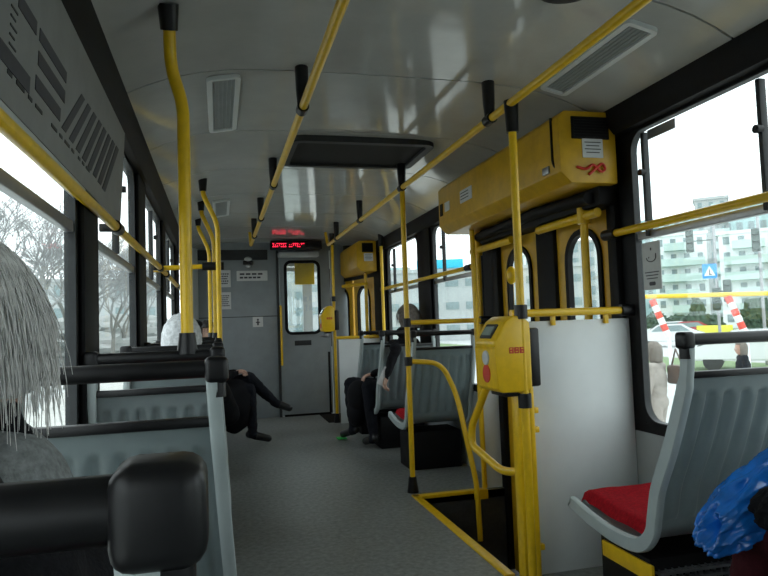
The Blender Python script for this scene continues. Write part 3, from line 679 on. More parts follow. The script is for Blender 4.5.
# window stickers on near right window
r = sign('window_notice', 'grey notice with a simple smile drawing stuck low on the right window', 'notice', (1.077, 2.345, 1.265), .115, .20, 0, m='lgrey', nrm=(-1, 0, 0), ax=(0, -1, 0), t=.003)
bm = B(); xx = 1.0745
plate(bm, (xx, 2.345, 1.335), Y, Z, .008, .012, .004, .001, X); plate(bm, (xx, 2.315, 1.305), Y, Z, .006, .02, .003, .001, X); plate(bm, (xx, 2.36, 1.30), Y, Z, .006, .006, .002, .001, X)
tube(bm, [(xx, 2.345+.03*math.cos(a), 1.30-.018*math.sin(a)) for a in [math.pi*k/10 for k in range(11)]], .002, 6)
for k in range(3): plate(bm, (xx, 2.345, 1.238-k*.013), Y, Z, .09-.01*k, .004, .001, .001, X)
plate(bm, (xx, 2.345, 1.19), Y, Z, .04, .016, .007, .001, X); obj('drawing', bm, 'print', r)
sign('window_sticker', 'oblong grey sticker in the top corner of the near right window', 'sticker', (1.077, 2.24, 1.812), .17, .04, 0, m='metal', nrm=(-1, 0, 0), ax=(0, 1, 0), t=.003)

# ================================================================== PEOPLE
def person(name, label, J, mats, hair=None, scale=1, extra=None, vox=.007, root_loc=None, fist=True):
    """J: joints dict -> Vector. one remeshed continuous body; mats: zone -> material key"""
    J = {k: Vector(v) for k, v in J.items()}; s = scale
    bm = B(); zones = []
    def cap(a, b, ra, rb, zone, n=14):
        a, b = Vector(a), Vector(b); tube(bm, [a, b], [ra, rb], n); ell(bm, a, (ra,)*3, 14, 10); ell(bm, b, (rb,)*3, 14, 10); zones.append((a, b, (ra+rb)/2, zone))
    def eo(c, rad, axes, zone, pad=0):
        b = bmesh.new(); bmesh.ops.create_uvsphere(b, u_segments=24, v_segments=16, radius=1)
        for v in b.verts: q = v.co.copy(); v.co = Vector(c)+axes[0]*q.x*rad[0]+axes[1]*q.y*rad[1]+axes[2]*q.z*rad[2]
        merge(bm, b); zones.append((Vector(c)-axes[2]*rad[2]*.4, Vector(c)+axes[2]*rad[2]*.4, min(rad[:2]), zone))
    fw = J['face'].normalized(); hu = J.get('headup', Z).normalized(); side = fw.cross(hu).normalized(); hu = side.cross(fw).normalized()
    tf = J['front'].normalized(); pel, che, nk, hd = J['pelvis'], J['chest'], J['neck'], J['head']
    tu = (che-pel).normalized(); ts = tf.cross(tu).normalized(); tfx = tu.cross(ts).normalized()
    ax = (ts, tfx, tu)
    eo(pel, (.165*s, .125*s, .12*s), ax, 'lower'); eo((pel+che)/2, (.145*s, .115*s, .17*s), ax, 'upper'); eo(che, (.17*s, .12*s, .17*s), ax, 'upper')
    shl, shr = J['shl'], J['shr']; cap(shl, shr, .062*s, .062*s, 'upper'); cap(che, nk, .10*s, .06*s, 'upper'); cap(nk, hd-hu*.04*s, .052*s, .052*s, 'neck')
    # head
    hx = (side, fw, hu)
    eo(hd+hu*.02*s, (.074*s, .092*s, .105*s), hx, 'head'); eo(hd+fw*.018*s-hu*.05*s, (.056*s, .066*s, .062*s), hx, 'head')
    eo(hd+fw*.096*s-hu*.012*s, (.012*s, .018*s, .022*s), hx, 'head'); eo(hd+fw*.074*s-hu*.058*s, (.026*s, .016*s, .009*s), hx, 'head')
    for q in (-1, 1): eo(hd+side*q*.076*s-hu*.008*s, (.009*s, .018*s, .030*s), hx, 'head'); eo(hd+fw*.080*s+side*q*.03*s+hu*.022*s, (.018*s, .012*s, .008*s), hx, 'head')
    for q, sh in (('l', shl), ('r', shr)):
        if 'el'+q in J:
            e, h = J['el'+q], J['ha'+q]; cap(sh, e, .056*s, .045*s, 'upper'); cap(e, h, .044*s, .030*s, 'sleeve')
            d_ = (h-e).normalized(); pn = J.get('palm'+q, Vector((0, 0, -1))); pn = (pn-d_*pn.dot(d_)).normalized(); sd = d_.cross(pn).normalized()
            eo(h+d_*.05*s, (.040*s, .017*s, .052*s), (sd, pn, d_), 'hand')
            for k, ln in enumerate((.066, .074, .070, .056)):
                b0 = h+d_*.085*s+sd*(-.030+.020*k)*s; b1 = b0+(d_*.75+pn*.55).normalized()*ln*.5*s; b2 = b1+(d_*.25+pn*.95).normalized()*ln*.5*s
                cap(b0, b1, .0088*s, .008*s, 'hand', 8); cap(b1, b2, .008*s, .007*s, 'hand', 8)
            t0 = h+d_*.03*s-sd*.03*s; t1 = t0+(d_*.6-sd*.8+pn*.3).normalized()*.035*s; cap(t0, t1, .012*s, .010*s, 'hand', 8); cap(t1, t1+(d_*.9+pn*.5-sd*.1).normalized()*.028*s, .010*s, .008*s, 'hand', 8)
        if 'kn'+q in J:
            k_, an_ = J['kn'+q], J['an'+q]; hp = J['hip'+q]; to = J['toe'+q]
            cap(hp, k_, .088*s, .060*s, 'lower'); cap(k_, k_.lerp(an_, .35), .058*s, .058*s, 'lower'); cap(k_.lerp(an_, .35), an_, .056*s, .040*s, 'lower')
            cap(an_, to, .040*s, .033*s, 'shoe'); cap(an_-(to-an_).normalized()*.03*s, an_, .037*s, .04*s, 'shoe')
    me = bpy.data.meshes.new('tmp'); bm.to_mesh(me); bm.free(); o = bpy.data.objects.new('tmp', me); col.objects.link(o)
    m1 = o.modifiers.new('r', 'REMESH'); m1.mode = 'VOXEL'; m1.voxel_size = vox
    m2 = o.modifiers.new('s', 'SMOOTH'); m2.iterations = 4; m2.factor = .6
    dg = bpy.context.evaluated_depsgraph_get(); dg.update(); ev = o.evaluated_get(dg); me2 = bpy.data.meshes.new_from_object(ev)
    bpy.data.objects.remove(o); bpy.data.meshes.remove(me)
    keys = list(dict.fromkeys(mats.values()))
    bb = bmesh.new(); bb.from_mesh(me2); bpy.data.meshes.remove(me2)
    def near(p):
        best, bz = 9, None
        for a, b, r_, z_ in zones:
            ab = b-a; t = max(0, min(1, (p-a).dot(ab)/max(ab.dot(ab), 1e-9))); dd = (p-(a+ab*t)).length-r_
            if dd < best: best, bz = dd, z_
        return bz
    # clothing folds
    for v in bb.verts:
        v.co += v.normal*0 if False else Vector((0, 0, 0))
    zc = [near(f.calc_center_median()) for f in bb.faces]
    for f, z_ in zip(bb.faces, zc): f.material_index = keys.index(mats[z_])
    bb.normal_update(); cv = set()
    for f, z_ in zip(bb.faces, zc):
        if z_ in ('upper', 'lower', 'sleeve'):
            for v in f.verts: cv.add(v)
    for v in cv: v.co += v.normal*(.007*noise.noise(v.co*14)+.005*noise.noise(v.co*32))
    r_ = thing(name, label, 'person', root_loc or (pel.x, pel.y, 0)); obj('body', bb, keys, r_, ang=180)
    # eyes
    bm = B()
    for q in (-1, 1): ell(bm, hd+fw*.083*s+side*q*.031*s+hu*.004*s, (.010*s,)*3, 10, 8)
    obj('eyes', bm, 'paper', r_)
    bm = B()
    for q in (-1, 1): ell(bm, hd+fw*.0905*s+side*q*.031*s+hu*.004*s, (.0042*s,)*3, 8, 6)
    obj('pupils', bm, 'print', r_)
    return r_, (hd, side, fw, hu, s)
def haircap(r_, H, m, length=.0, seed=1, strands=0, back=0, puff=1.0, name='hair'):
    hd, side, fw, hu, s = H; bm = B(); bmesh.ops.create_uvsphere(bm, u_segments=36, v_segments=26, radius=1); kill = []
    for v in bm.verts:
        q = v.co.copy()
        if (q.y > .35 and q.z < .42) or q.z < -.55: kill.append(v)
        n_ = 1+.06*noise.noise(q*5+Vector((seed, 0, 0)))
        drop = -length*max(0, -q.z)*(1 if q.y < .35 else 0)
        v.co = hd+hu*.022*s+side*q.x*.092*s*puff*n_+fw*q.y*.108*s*puff*n_-fw*.006+hu*(q.z*.122*s*puff*n_+drop)
    bmesh.ops.delete(bm, geom=kill, context='VERTS')
    bmesh.ops.solidify(bm, geom=bm.faces[:], thickness=.008); o = obj(name, bm, m, r_, ang=180)
    if strands:
        rnd = random.Random(seed); bm = B()
        for k in range(strands):
            th = rnd.uniform(0, 2*math.pi); zz = rnd.uniform(-.2, 1); rr = math.sqrt(max(0, 1-zz*zz)); q = Vector((rr*math.cos(th), rr*math.sin(th), zz))
            if q.y > .4 and q.z < .4: continue
            base = hd+hu*.022*s+side*q.x*.095*s*puff+fw*q.y*.11*s*puff+hu*q.z*.125*s*puff; L = rnd.uniform(.05, .13)+back
            out = (side*q.x+fw*q.y+hu*q.z*.4).normalized(); p = base.copy(); pts = [p.copy()]; dirn = (out*.10-hu*(.9-.3*max(0, q.z))+out*.25*max(0, q.z)+Vector((rnd.uniform(-.16, .16), rnd.uniform(-.16, .16), rnd.uniform(-.1, .1)))).normalized()
            for j in range(5):
                p = p+dirn*L/5; dirn = (dirn+Vector((0, 0, -.30))+Vector((rnd.uniform(-.1, .1), rnd.uniform(-.1, .1), 0))).normalized(); pts.append(p.copy())
            tube(bm, pts, [.0008, .0008, .0007, .0006, .0005, .0003], 3, caps=False)
        obj('hair_strands', bm, m, o, ang=180)
    return o
def seated(x, y, htop, face=(0, 1, 0), **k):
    """default forward facing sitting joints"""
    f = Vector((face[0], face[1], 0)).normalized(); sd = f.cross(Z); P = Vector((x, y, .475)); hd_z = htop-.13
    J = dict(pelvis=P, chest=P+Vector((0, 0, hd_z-.475-.30))-f*.03, neck=Vector((x, y, hd_z-.15))-f*.02, head=Vector((x, y, hd_z))+f*.02, face=Vector(face), front=f)
    cz = hd_z-.20
    J['shl'] = Vector((x, y, cz))-sd*.155-f*.02; J['shr'] = Vector((x, y, cz))+sd*.155-f*.02
    for q, g in (('l', -1), ('r', 1)):
        J['hip'+q] = P+sd*g*.085; J['kn'+q] = P+sd*g*.11+f*.43+Z*.0; J['an'+q] = P+sd*g*.11+f*.45-Z*.40; J['toe'+q] = J['an'+q]+f*.15-Z*.035
        J['el'+q] = P+sd*g*.21+f*.06+Z*.17; J['ha'+q] = P+sd*g*.10+f*.26+Z*.12
    for a, b in k.items(): J[a] = Vector(b)
    return J
# foreground left: grey haired passenger
J = seated(-.90, .80, 1.165, face=(.1, 1, 0))
J.update(front=Vector((.9, .45, 0)), head=Vector((-.962, .82, 1.045)), neck=Vector((-.93, .80, .92)), chest=Vector((-.905, .83, .70)), shl=Vector((-.95, .97, .82)), shr=Vector((-.875, .72, .82)),
         ell=Vector((-.93, 1.10, .64)), elr=Vector((-.86, .66, .62)), hal=Vector((-.78, 1.02, .58)), har=Vector((-.68, .76, .58)), hipl=Vector((-.88, .90, .46)), hipr=Vector((-.86, .74, .46)),
         knl=Vector((-.60, 1.06, .48)), knr=Vector((-.50, .90, .48)), anl=Vector((-.58, 1.08, .09)), anr=Vector((-.48, .92, .09)), toel=Vector((-.46, 1.14, .05)), toer=Vector((-.36, .98, .05)))
r, H = person('person', 'passenger with loose grey hair and dark coat seen from behind, lower left', J, dict(upper='blackcloth', lower='blackcloth', sleeve='blackcloth', neck='greycloth', head='skin', hand='skin', shoe='shoe'), vox=.007)
haircap(r, H, 'greyhair', .04, 3, 3400, -.02, .93)
bm = B(); tube(bm, fillet([(-.93, .70, .60), (-.845, .71, .80), (-.875, .70, .90), (-.93, .72, .985)], .05), .009, 10, flat=.5); obj('strap', bm, 'black', r)
bm = B(); bmesh.ops.create_uvsphere(bm, u_segments=32, v_segments=20, radius=1)
for v in bm.verts:
    q = v.co.copy(); v.co = Vector((-.945+q.x*.105, .80+q.y*.10, .875+q.z*.105)); v.co += q*(.008*noise.noise(v.co*18))
obj('hood', bm, 'greycloth', r, ang=180)
# white hat
J = seated(-.845, 3.17, 1.16)
for q_, g_ in (('shl', -.135), ('shr', .135)): J[q_].x = -.845+g_
J['ell'].x = -.99
J['head'].x = J['neck'].x = -.85; J['head'].z -= .03
r, H = person('person', 'passenger in a white knitted hat behind the thick left pole', J, dict(upper='blackcloth', lower='jeans', sleeve='blackcloth', neck='skin', head='skin', hand='skin', shoe='shoe'))
hd, side, fw_, hu, s_ = H
o = haircap(r, H, 'hat', 0, 5, puff=1.0, name='hat')
bm = B(); ell(bm, hd+Vector((.05, .03, .09)), (.045, .05, .025)); obj('dark_trim', bm, 'blackcloth', r)
# dark passenger with crossed legs, facing the aisle
J = seated(-.80, 6.22, 1.14, face=(.6, -.8, 0)); 
J.update(front=Vector((1, -.1, 0)), hipl=Vector((-.78, 6.30, .46)), hipr=Vector((-.78, 6.12, .46)), knr=Vector((-.42, 6.14, .50)), anr=Vector((-.40, 6.14, .09)), toer=Vector((-.26, 6.13, .05)),
         knl=Vector((-.42, 6.24, .60)), anl=Vector((-.17, 6.25, .35)), toel=Vector((-.05, 6.24, .30)), shl=Vector((-.80, 6.37, .80)), shr=Vector((-.80, 6.06, .80)),
         ell=Vector((-.68, 6.40, .62)), elr=Vector((-.70, 6.0, .62)), hal=Vector((-.54, 6.26, .66)), har=Vector((-.55, 6.12, .66)))
r, H = person('person', 'dark-clothed passenger with crossed legs stretched into the aisle, far left', J, dict(upper='blackcloth', lower='jeans', sleeve='blackcloth', neck='skin', head='skin', hand='skin', shoe='shoe'))
haircap(r, H, 'darkhair', .1, 8, 500)
bm = B(); bmesh.ops.create_uvsphere(bm, u_segments=28, v_segments=20, radius=1)
for v in bm.verts:
    q = v.co.copy(); v.co = Vector((-.56+q.x*.19, 6.2+q.y*.19, .40+q.z*(.22 if q.z > 0 else .30))); v.co += q*.02*noise.noise(v.co*9)
obj('long_coat', bm, 'blackcloth', r, ang=180)
# passenger right, legs in aisle
J = seated(.84, 5.56, 1.215, face=(-.5, .85, -.15))
J.update(front=Vector((-.6, .8, 0)), head=Vector((.925, 5.45, 1.09)), neck=Vector((.90, 5.44, .96)), chest=Vector((.86, 5.50, .74)), shl=Vector((.76, 5.36, .87)), shr=Vector((.99, 5.55, .87)),
         hipl=Vector((.76, 5.53, .48)), hipr=Vector((.86, 5.62, .48)), knl=Vector((.56, 5.52, .53)), anl=Vector((.58, 5.46, .09)), toel=Vector((.54, 5.60, .05)),
         knr=Vector((.47, 5.86, .53)), anr=Vector((.50, 5.92, .10)), toer=Vector((.42, 6.03, .055)), ell=Vector((.705, 5.10, .86)), hal=Vector((.625, 5.09, .66)), elr=Vector((.84, 5.74, .66)), har=Vector((.66, 5.72, .62)))
r, H = person('person', 'black-clad passenger on the right with knees and feet in the aisle', J, dict(upper='blackcloth', lower='jeans', sleeve='blackcloth', neck='skin', head='skin', hand='skin', shoe='shoe'))
haircap(r, H, 'brownhair', .1, 11, 700)
bm = B(); hd, side, fw_, hu, s_ = H; ell(bm, hd-Z*.11-fw_*.03+Vector((-.04, 0, 0)), (.10, .085, .06)); obj('hood', bm, 'blackcloth', r)
bm = B(); box(bm, .36, .45, 5.98, 6.08, .012, .024, bev=.004); obj('green_sole', bm, 'greensole', r)
bm = B(); box(bm, -.035, .035, -.003, .003, -.075, .075, rot=Matrix.Translation((.60, 5.09, .64)) @ Matrix.Rotation(.5, 4, 'Y')); tag(obj('folded_paper', bm, 'paper'), 'folded white paper in the hand of the black-clad right passenger', 'paper')
bm = B(); ell(bm, (.50, 5.66, .43), (.10, .14, .15)); ell(bm, (.49, 5.70, .30), (.09, .14, .14))
for v in bm.verts: v.co += v.co.normalized()*.02*noise.noise(v.co*9)
tag(obj('shoulder_bag', bm, 'blackcloth'), 'black cloth bag hanging between the knees of the right passenger', 'bag')
# near right passenger with bag
J = seated(.87, 1.05, 1.16)
J.update(elr=Vector((1.0, 1.10, .66)), har=Vector((.93, 1.26, .62)), ell=Vector((.66, 1.10, .64)), hal=Vector((.75, 1.30, .60)), knl=Vector((.735, 1.52, .46)), knr=Vector((.95, 1.52, .46)), anl=Vector((.735, 1.56, .09)), anr=Vector((.95, 1.56, .09)), toel=Vector((.735, 1.70, .05)), toer=Vector((.95, 1.70, .05)))
r, H = person('person', 'passenger in dark maroon clothes at the lower right holding a bag', J, dict(upper='maroon', lower='maroon', sleeve='maroon', neck='skin', head='skin', hand='blackcloth', shoe='shoe'))
haircap(r, H, 'darkhair', .08, 21, 900)
def crumple(name, c, rad, m, label, cat, seed, amp=.03, sh=None, handles=True):
    r_ = thing(name, label, cat, (c[0], c[1], c[2]-rad[2])); b = bmesh.new(); bmesh.ops.create_icosphere(b, subdivisions=6, radius=1)
    for v in b.verts:
        q = v.co.copy(); n1 = 1-abs(noise.noise(q*2.1+Vector((seed, 3, 1)))); n2 = 1-abs(noise.noise(q*4.7+Vector((1, seed, 5)))); n3 = 1-abs(noise.noise(q*9.5+Vector((2, 7, seed))))
        k = 1+amp*12*(n1-.75)+amp*4*(n2-.75)+amp*1.2*(n3-.75); p = Vector((q.x*rad[0]*k, q.y*rad[1]*k, q.z*rad[2]*k))
        if sh: p = sh(p)
        v.co = Vector(c)+p
    obj('sack', b, m, r_, ang=180)
    if handles:
        for dy in (-.02, .03):
            bm = B(); tube(bm, fillet([(c[0]+.02, c[1]+dy, c[2]+rad[2]*.7), (c[0]+.08, c[1]+dy, c[2]+rad[2]*1.25), (c[0]+.16, c[1]+dy, c[2]+rad[2]*1.2), (c[0]+.18, c[1]+dy, c[2]+rad[2]*.6)], .05), .012, 8, flat=.4); obj('bag_handle', bm, m, r_)
    return r_
crumple('plastic_bag', (.77, 1.50, .565), (.22, .075, .095), 'blue', 'crumpled bright blue plastic bag on the lap at the lower right', 'bag', 4, .035, sh=lambda p: Vector((p.x, p.y, p.z+p.x*.45)))
crumple('dark_handbag', (.80, 1.36, .56), (.20, .09, .075), 'blackcloth', 'black bag on the lap below the blue plastic bag', 'bag', 9, .02, handles=False)

# ================================================================== OUTSIDE
GZ = -.95
bm = B(); box(bm, -60, 150, -60, 220, GZ-.3, GZ); tag(obj('ground', bm, 'conc'), kind='structure')
bm = B(); box(bm, 5, 14, -60, 150, GZ, GZ+.012); tag(obj('road', bm, 'asphalt'), kind='structure')
bm = B(); box(bm, 20, 32, -60, 150, GZ, GZ+.014); tag(obj('road', bm, 'asphalt'), kind='structure')
bm = B(); box(bm, -22, -6, -60, 150, GZ, GZ+.012); tag(obj('road', bm, 'asphalt'), kind='structure')
bm = B(); box(bm, 14.4, 19.6, -60, 150, GZ, GZ+.014); tag(obj('grass_strip', bm, 'grass'), 'green grass strip between the roads seen through the right window', 'grass', kind='stuff')
bm = B(); box(bm, 33, 60, -60, 150, GZ, GZ+.014); tag(obj('lawn', bm, 'grass'), 'green lawn in front of the apartment blocks', 'grass', kind='stuff')
def raydir(px, py):
    d_ = fwd+rt*((px-384)/F)-up*((py-288)/F); return d_
CAMP = Vector((-.68, 0, 1.06))
def atd(px, dist, z=GZ):
    d_ = raydir(px, 318); h = Vector((d_.x, d_.y, 0)).normalized(); return Vector((CAMP.x+h.x*dist, h.y*dist, z)), math.atan2(h.y, h.x)-math.pi/2
def building(px, dist, wdt, hgt, floors, cols_, m, label, dep=12, balc=(), winw=1.4, winh=1.5, group='apartment blocks beyond the road', rz=0, group_on=True):
    c, a = atd(px, dist); r_ = thing('apartment_block', label, 'building', c, group if group_on else None, rz=a+rz)
    bm = B(); box(bm, -wdt/2, wdt/2, 0, dep, 0, hgt); box(bm, -wdt/2-.2, wdt/2+.2, -.2, dep, hgt, hgt+.4); obj('wall', bm, m, r_, local=True)
    fh = hgt/floors; first = None
    for f in range(floors):
        for k in range(cols_):
            x = -wdt/2+wdt*(k+.5)/cols_; z = f*fh+fh*.35; ww = winw
            if first is None:
                bm = B(); box(bm, -ww/2, ww/2, -.06, .05, 0, winh); first = obj('window', bm, 'bwin', r_, local=True); first.location = (x, 0, z)
            elif (f*cols_+k) < 98:
                c_ = first.copy(); col.objects.link(c_); c_.location = (x, 0, z)
    for (x0, x1, f) in balc:
        z = f*fh; bm = B(); box(bm, x0*wdt-wdt/2, x1*wdt-wdt/2, -1.3, 0, z, z+.18); box(bm, x0*wdt-wdt/2, x1*wdt-wdt/2, -1.35, -1.25, z, z+1.05); obj('balcony', bm, 'balc', r_, local=True)
    return r_
building(684, 100, 6.8, 13.0, 6, 4, 'bwhite', 'white apartment block with long balconies, left of the traffic signal pole', dep=6, winw=.7, winh=1.0, balc=[(.2, .75, 5), (.08, .95, 4), (.08, .95, 3), (.2, .8, 2), (.3, .8, 1)])
building(770, 96, 10.5, 12.2, 6, 6, 'bwhite', 'white apartment block with long balconies, right of the traffic signal pole', dep=6, winw=.75, winh=1.0, balc=[(.15, .5, 5), (.05, .85, 4), (.05, .85, 3), (.2, .8, 2), (.2, .8, 1)])
building(718, 112, 4.6, 19.5, 10, 3, 'bgrey', 'tall pale stair tower between the two white apartment blocks', dep=5, winw=.6, winh=.9, balc=[(.5, 1, f) for f in range(1, 10)])
building(672, 128, 15, 19.0, 8, 9, 'bteal', 'teal apartment block rising behind the left white block', dep=6, winw=.8, winh=1.1)
building(782, 120, 15, 19.3, 8, 9, 'bteal', 'teal apartment block rising behind the right white block', dep=6, winw=.9, winh=1.2)
building(562, 118, 13, 15, 6, 5, 'bgrey', 'pale grey apartment block seen through the side door glass')
building(506, 104, 7, 12, 5, 3, 'bwhite', 'distant pale block seen through the far side door pane')
building(443, 70, 30, 7.4, 3, 14, 'bgrey', 'long low pale building behind the far right windows', winh=.8)
building(386, 92, 5.5, 9.5, 4, 2, 'bteal', 'small teal building at the edge of the far right window')
building(330, 120, 30, 12, 4, 8, 'bgrey', 'grey building ahead of the tram seen through the cab window')
building(60, 95, 26, 9, 3, 7, 'bgrey', 'pale grey building behind the bare trees on the left')
r = thing('shop_awning', 'bright cyan awning above the long low building', 'awning', atd(440, 68, GZ+7.6)[0], rz=atd(440, 68)[1])
bm = B(); box(bm, -2.2, 2.6, -.6, .3, 0, .9, bev=.05); obj('canopy', bm, 'cyan', r, local=True)
# gantry
c1, a1 = atd(640, 16); c2, a2 = atd(790, 16)
r = thing('height_barrier', 'yellow horizontal road barrier beam across the right window view', 'barrier', (c1+c2)/2); bm = B()
zb = 1.48; tube(bm, [Vector((c1.x, c1.y, zb)), Vector((c2.x, c2.y, zb-.06))], .05, 10); obj('beam', bm, 'gantry', r)
for px in (653, 729):
    c, a = atd(px, 15.8); c_ = Vector((c.x, c.y, 0)); sdv = Vector((math.cos(a), math.sin(a), 0))
    bm = B()
    for q in range(6): tube(bm, [c_+Z*(zb-.08-q*.14)+sdv*(.05*q), c_+Z*(zb-.08-q*.14-.14)+sdv*(.05*(q+1))], .075, 10, mi=q % 2)
    tube(bm, [c_+Z*(zb-.9)+sdv*.3, Vector((c.x, c.y, GZ))+sdv*.35], .04, 8, mi=1); obj('striped_leg', bm, ['redflag', 'bwhite'], r)
# signal pole
def signal(px, dist, heads, label, ztop=4.0, sign_=False):
    c, a = atd(px, dist); r_ = thing('traffic_signal', label, 'traffic signal', c, rz=a)
    bm = B(); cyl(bm, (0, 0, 0), (0, 0, ztop-GZ), .055); obj('pole', bm, 'metal', r_, local=True)
    for (dx, z) in heads:
        bm = B(); box(bm, dx-.14, dx+.14, -.12, .12, z-GZ, z-GZ+.85, bev=.03)
        for k in range(3): tube(bm, [(dx, -.12, z-GZ+.15+.27*k), (dx, -.3, z-GZ+.19+.27*k)], [.11, .12], 12)
        box(bm, min(0, dx), max(0, dx), -.02, .02, z-GZ+.4, z-GZ+.44) if dx else None
        obj('signal_head', bm, 'sigbody', r_, local=True)
    if sign_:
        bm = B(); plate(bm, (-.22, -.08, 2.66-GZ), X, Z, .50, .56, .03, .02, Y); o = obj('crossing_sign', bm, 'signblue', r_, local=True)
        bm = B(); p = [(-.22-.2, 2.48-GZ), (-.22+.2, 2.48-GZ), (-.22, 2.86-GZ)]
        f1 = [bm.verts.new((x, -.095, z)) for x, z in p]; f2 = [bm.verts.new((x, -.092, z)) for x, z in p]; bm.faces.new(f1); bm.faces.new(f2[::-1])
        for k in range(3): bm.faces.new((f1[k], f1[(k+1) % 3], f2[(k+1) % 3], f2[k]))
        obj('white_triangle', bm, 'bwhite', o, local=True)
        bm = B(); plate(bm, (-.22, -.10, 2.62-GZ), X, Z, .04, .15, .01, .004, Y); plate(bm, (-.22, -.10, 2.72-GZ), X, Z, .04, .04, .015, .004, Y); plate(bm, (-.19, -.10, 2.53-GZ), X, Z, .1, .03, .01, .004, Y); obj('walking_figure', bm, 'print', o, local=True)
signal(719, 28, [(-.05, 1.15), (.34, 1.45), (-.85, 3.45)], 'traffic signal pole with blue crossing sign and several dark lamp heads', 4.9, True)
signal(764, 28, [(-.1, 3.3)], 'second traffic signal at the right edge of the window view', 4.6)
# cars
def car(px, dist, m, label, rz=0, L=4.2):
    c, a = atd(px, dist); r_ = thing('car', label, 'car', c, 'parked cars', rz=a+rz)
    pr_ = [(-L/2, .35), (-L/2, .75), (-L*.42, .88), (-L*.28, .95), (-L*.15, 1.38), (L*.18, 1.42), (L*.34, .98), (L*.48, .85), (L/2, .6), (L/2, .35)]
    bm = B(); A = [bm.verts.new((x, -.8, z)) for x, z in pr_]; C = [bm.verts.new((x, .8, z)) for x, z in pr_]; n = len(pr_)
    for k in range(n): bm.faces.new((A[k], A[(k+1) % n], C[(k+1) % n], C[k]))
    bm.faces.new(A[::-1]); bm.faces.new(C); bmesh.ops.bevel(bm, geom=list(bm.edges), offset=.05, segments=2, affect='EDGES'); obj('body', bm, m, r_, local=True)
    bm = B(); q = [(-L*.24, .97), (-L*.14, 1.3), (L*.16, 1.34), (L*.28, .98)]
    for yy in (-.812, .812):
        f = [bm.verts.new((x, yy, z)) for x, z in q]; g = [bm.verts.new((x, yy*.99, z)) for x, z in q]; bm.faces.new(f); bm.faces.new(g)
        for k in range(4): bm.faces.new((f[k], f[(k+1) % 4], g[(k+1) % 4], g[k]))
    obj('side_windows', bm, 'bwin', r_, local=True)
    for x in (-L*.3, L*.3):
        for yy in (-.78, .62):
            bm = B(); cyl(bm, (x, yy, .32), (x, yy+.18, .32), .32); obj('wheel', bm, 'tyre', r_, local=True)
car(672, 60, 'carw', 'white car farthest left in the parked row behind the red one'); car(688, 56, 'carr', 'red car parked in front of the left white block')
car(752, 26, 'carw', 'white car just right of the yellow hoardings'); car(268+400, 44, 'carw', 'pale car on the left of the road beyond the window notice')
for px, lab in ((706, 'left yellow advertising hoarding at the roadside'), (722, 'right yellow advertising hoarding at the roadside')):
    c, a = atd(px, 50); r_ = thing('hoarding', lab, 'hoarding', c, 'yellow hoardings', rz=a)
    bm = B(); box(bm, -.62, .62, -.05, .05, .35, 1.15, bev=.02); obj('board', bm, 'bill', r_, local=True)
    for x in (-.5, .5):
        bm = B(); box(bm, x-.04, x+.04, .05, .12, 0, 1.1); obj('post', bm, 'metal', r_, local=True)
# pedestrians
def standing(c, a, h, zg):
    f = Vector((math.cos(a), math.sin(a), 0)); sd = f.cross(Z); g = Vector((c[0], c[1], zg)); k = h/1.7
    J = dict(pelvis=g+Z*.93*k, chest=g+Z*1.22*k, neck=g+Z*1.42*k, head=g+Z*1.57*k+f*.02, face=f, front=f, shl=g+Z*1.38*k-sd*.16, shr=g+Z*1.38*k+sd*.16,
             ell=g+Z*1.12*k-sd*.22, elr=g+Z*1.12*k+sd*.22, hal=g+Z*.90*k-sd*.22+f*.08, har=g+Z*.95*k+sd*.2+f*.12)
    for q, s_ in (('l', -1), ('r', 1)):
        J['hip'+q] = g+Z*.90*k+sd*.09*s_; J['kn'+q] = g+Z*.5*k+sd*.1*s_+f*.05*s_; J['an'+q] = g+Z*.09*k+sd*.1*s_+f*.12*s_; J['toe'+q] = J['an'+q]+f*.14-Z*.03
    return J
c, a = atd(740, 13); J = standing(c, math.radians(150), 1.48, GZ)
r, H = person('person', 'small pedestrian in a dark jacket on the pavement right of the signal pole', J, dict(upper='jeans', lower='jeans', sleeve='jeans', neck='skin', head='skin', hand='skin', shoe='shoe'), vox=.014)
haircap(r, H, 'brownhair', .2, 31)
c, a = atd(653, 9); J = standing(c, math.radians(120), 1.66, GZ)
r, H = person('person', 'pedestrian in a beige coat outside the right window by its frame', J, dict(upper='beige', lower='beige', sleeve='beige', neck='skin', head='skin', hand='skin', shoe='shoe'), vox=.014)
haircap(r, H, 'brownhair', .2, 33)
bm = B(); sdv = Vector((math.cos(a), math.sin(a), 0)); q = c+sdv*.25; box(bm, q.x-.06, q.x+.06, q.y-.14, q.y+.14, .18, .42, bev=.03); tube(bm, [(q.x, q.y-.1, .42), (q.x-.03, q.y-.02, .62), (q.x, q.y+.1, .42)], .012, 8)
tag(obj('handbag', bm, 'brown'), 'brown handbag carried by the pedestrian in the beige coat', 'bag')
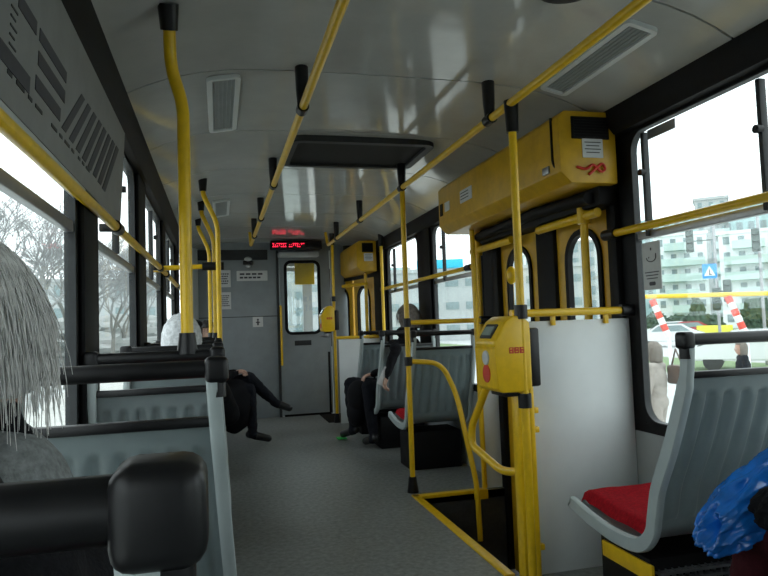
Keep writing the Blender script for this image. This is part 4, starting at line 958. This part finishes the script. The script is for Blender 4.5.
# trees
def tree(x, y, h, seed, label, spread=.5, depth=6, thick=.11, m2='twig'):
    rnd = random.Random(seed); r_ = thing('bare_tree', label, 'tree', (x, y, GZ), 'bare trees outside')
    bt, bw = B(), B()
    def grow(p, d_, L, rad, lv):
        q = p+d_*L; mid = p+d_*L*.5+Vector((rnd.uniform(-1, 1), rnd.uniform(-1, 1), 0))*L*.05
        tube(bt if lv < 2 else bw, [p, mid, q], [rad, rad*.85, rad*.68], 6 if lv < 2 else 3, caps=False)
        if lv >= depth: return
        n = 3 if lv < depth-1 else 5
        for k in range(n):
            a_ = rnd.uniform(0, 2*math.pi); t = rnd.uniform(.25, .6)*(1+spread*.5)
            nd = (d_+Vector((math.cos(a_), math.sin(a_), rnd.uniform(-.1, .35)))*t).normalized()
            st = q if k else q; grow(p.lerp(q, rnd.uniform(.6, 1)) if k else st, nd, L*rnd.uniform(.62, .82), rad*.6, lv+1)
    grow(Vector((x, y, GZ)), Vector((rnd.uniform(-.05, .05), rnd.uniform(-.05, .05), 1)).normalized(), h*.27, thick, 0)
    obj('trunk', bt, 'bark', r_); obj('twigs', bw, m2, r_)
for px, dist, h_, sd_, lab in ((38, 20, 7.4, 1, 'bare tree with a wide crown filling the near left window'), (8, 25, 8.4, 2, 'bare tree at the far left edge behind the grey hair'),
        (66, 27, 7.6, 5, 'bare tree behind the wide-crowned one, by the first left pillar'), (112, 36, 8.0, 6, 'tall bare tree seen between the two left pillars'),
        (124, 50, 9.5, 9, 'bare tree farther back beyond the left road'), (90, 44, 9, 12, 'bare tree by the grey building on the left'), (146, 62, 9, 13, 'small bare tree seen past the second left pillar')):
    c, a = atd(px, dist); tree(c.x, c.y, h_, sd_, lab, depth=7, spread=.7, thick=.13)
tree(-2.5, 60, 9, 14, 'bare tree far ahead seen through the cab window', thick=.14)
tree(3.5, 70, 9, 15, 'second bare tree far ahead of the cab', thick=.14)
M['brush'] = mat('grey_brushwood', (.24, .27, .26), .95, scale=1.2, c2=(.34, .34, .33), bump=.4)
def bush(px, dist, w_, h_, seed, label):
    c, a = atd(px, dist); bm = bmesh.new(); bmesh.ops.create_icosphere(bm, subdivisions=4, radius=1)
    for v in bm.verts:
        k = 1+.5*noise.noise(v.co*3+Vector((seed, 0, 0)))+.25*noise.noise(v.co*8); v.co = Vector((c.x+v.co.x*w_*k, c.y+v.co.y*w_*.5*k, GZ+h_*.45+v.co.z*h_*.55*k))
    tag(obj('shrub', bm, 'brush' if seed in (6, 7, 8) else 'leaf'), label, 'shrub', 'shrubs before the apartment blocks')
bush(657, 80, 1.2, 2.2, 1, 'dark shrub right of the window notice'); bush(678, 85, 1.8, 1.8, 2, 'wide shrub below the left white block'); bush(698, 84, 1.0, 3.6, 3, 'tall dark conifer-shaped shrub left of the signal pole')
bush(757, 78, 1.6, 3.2, 4, 'large dark shrub below the right white block'); bush(712, 86, 1.5, 1.8, 5, 'shrub just behind the yellow hoardings')
bush(90, 58, 7, 2.6, 6, 'long low grey hedge across the left road'); bush(128, 80, 6, 3.8, 7, 'grey-green hedge seen between the left pillars'); bush(36, 50, 6, 3.0, 8, 'hedge beneath the bare trees at the far left')
# pedestrian railing ahead
r = thing('street_railing', 'yellow pedestrian railing ahead of the tram seen through the cab window', 'railing', (1.8, 24, GZ)); bm = B()
for z in (.5, 1.1): tube(bm, [(-.5, 24, GZ+z), (6, 24, GZ+z)], .03, 8)
obj('rails', bm, 'gantry', r)
for k in range(5):
    bm = B(); cyl(bm, (-.5+k*1.6, 24, GZ), (-.5+k*1.6, 24, GZ+1.1), .03); obj('post', bm, 'gantry', r)
bm = B(); cyl(bm, (-5.3, 19, GZ), (-5.3, 19, .75), .05); tag(obj('white_bollard_post', bm, 'bwhite'), 'slim white post beside the left road between the window pillars', 'post')
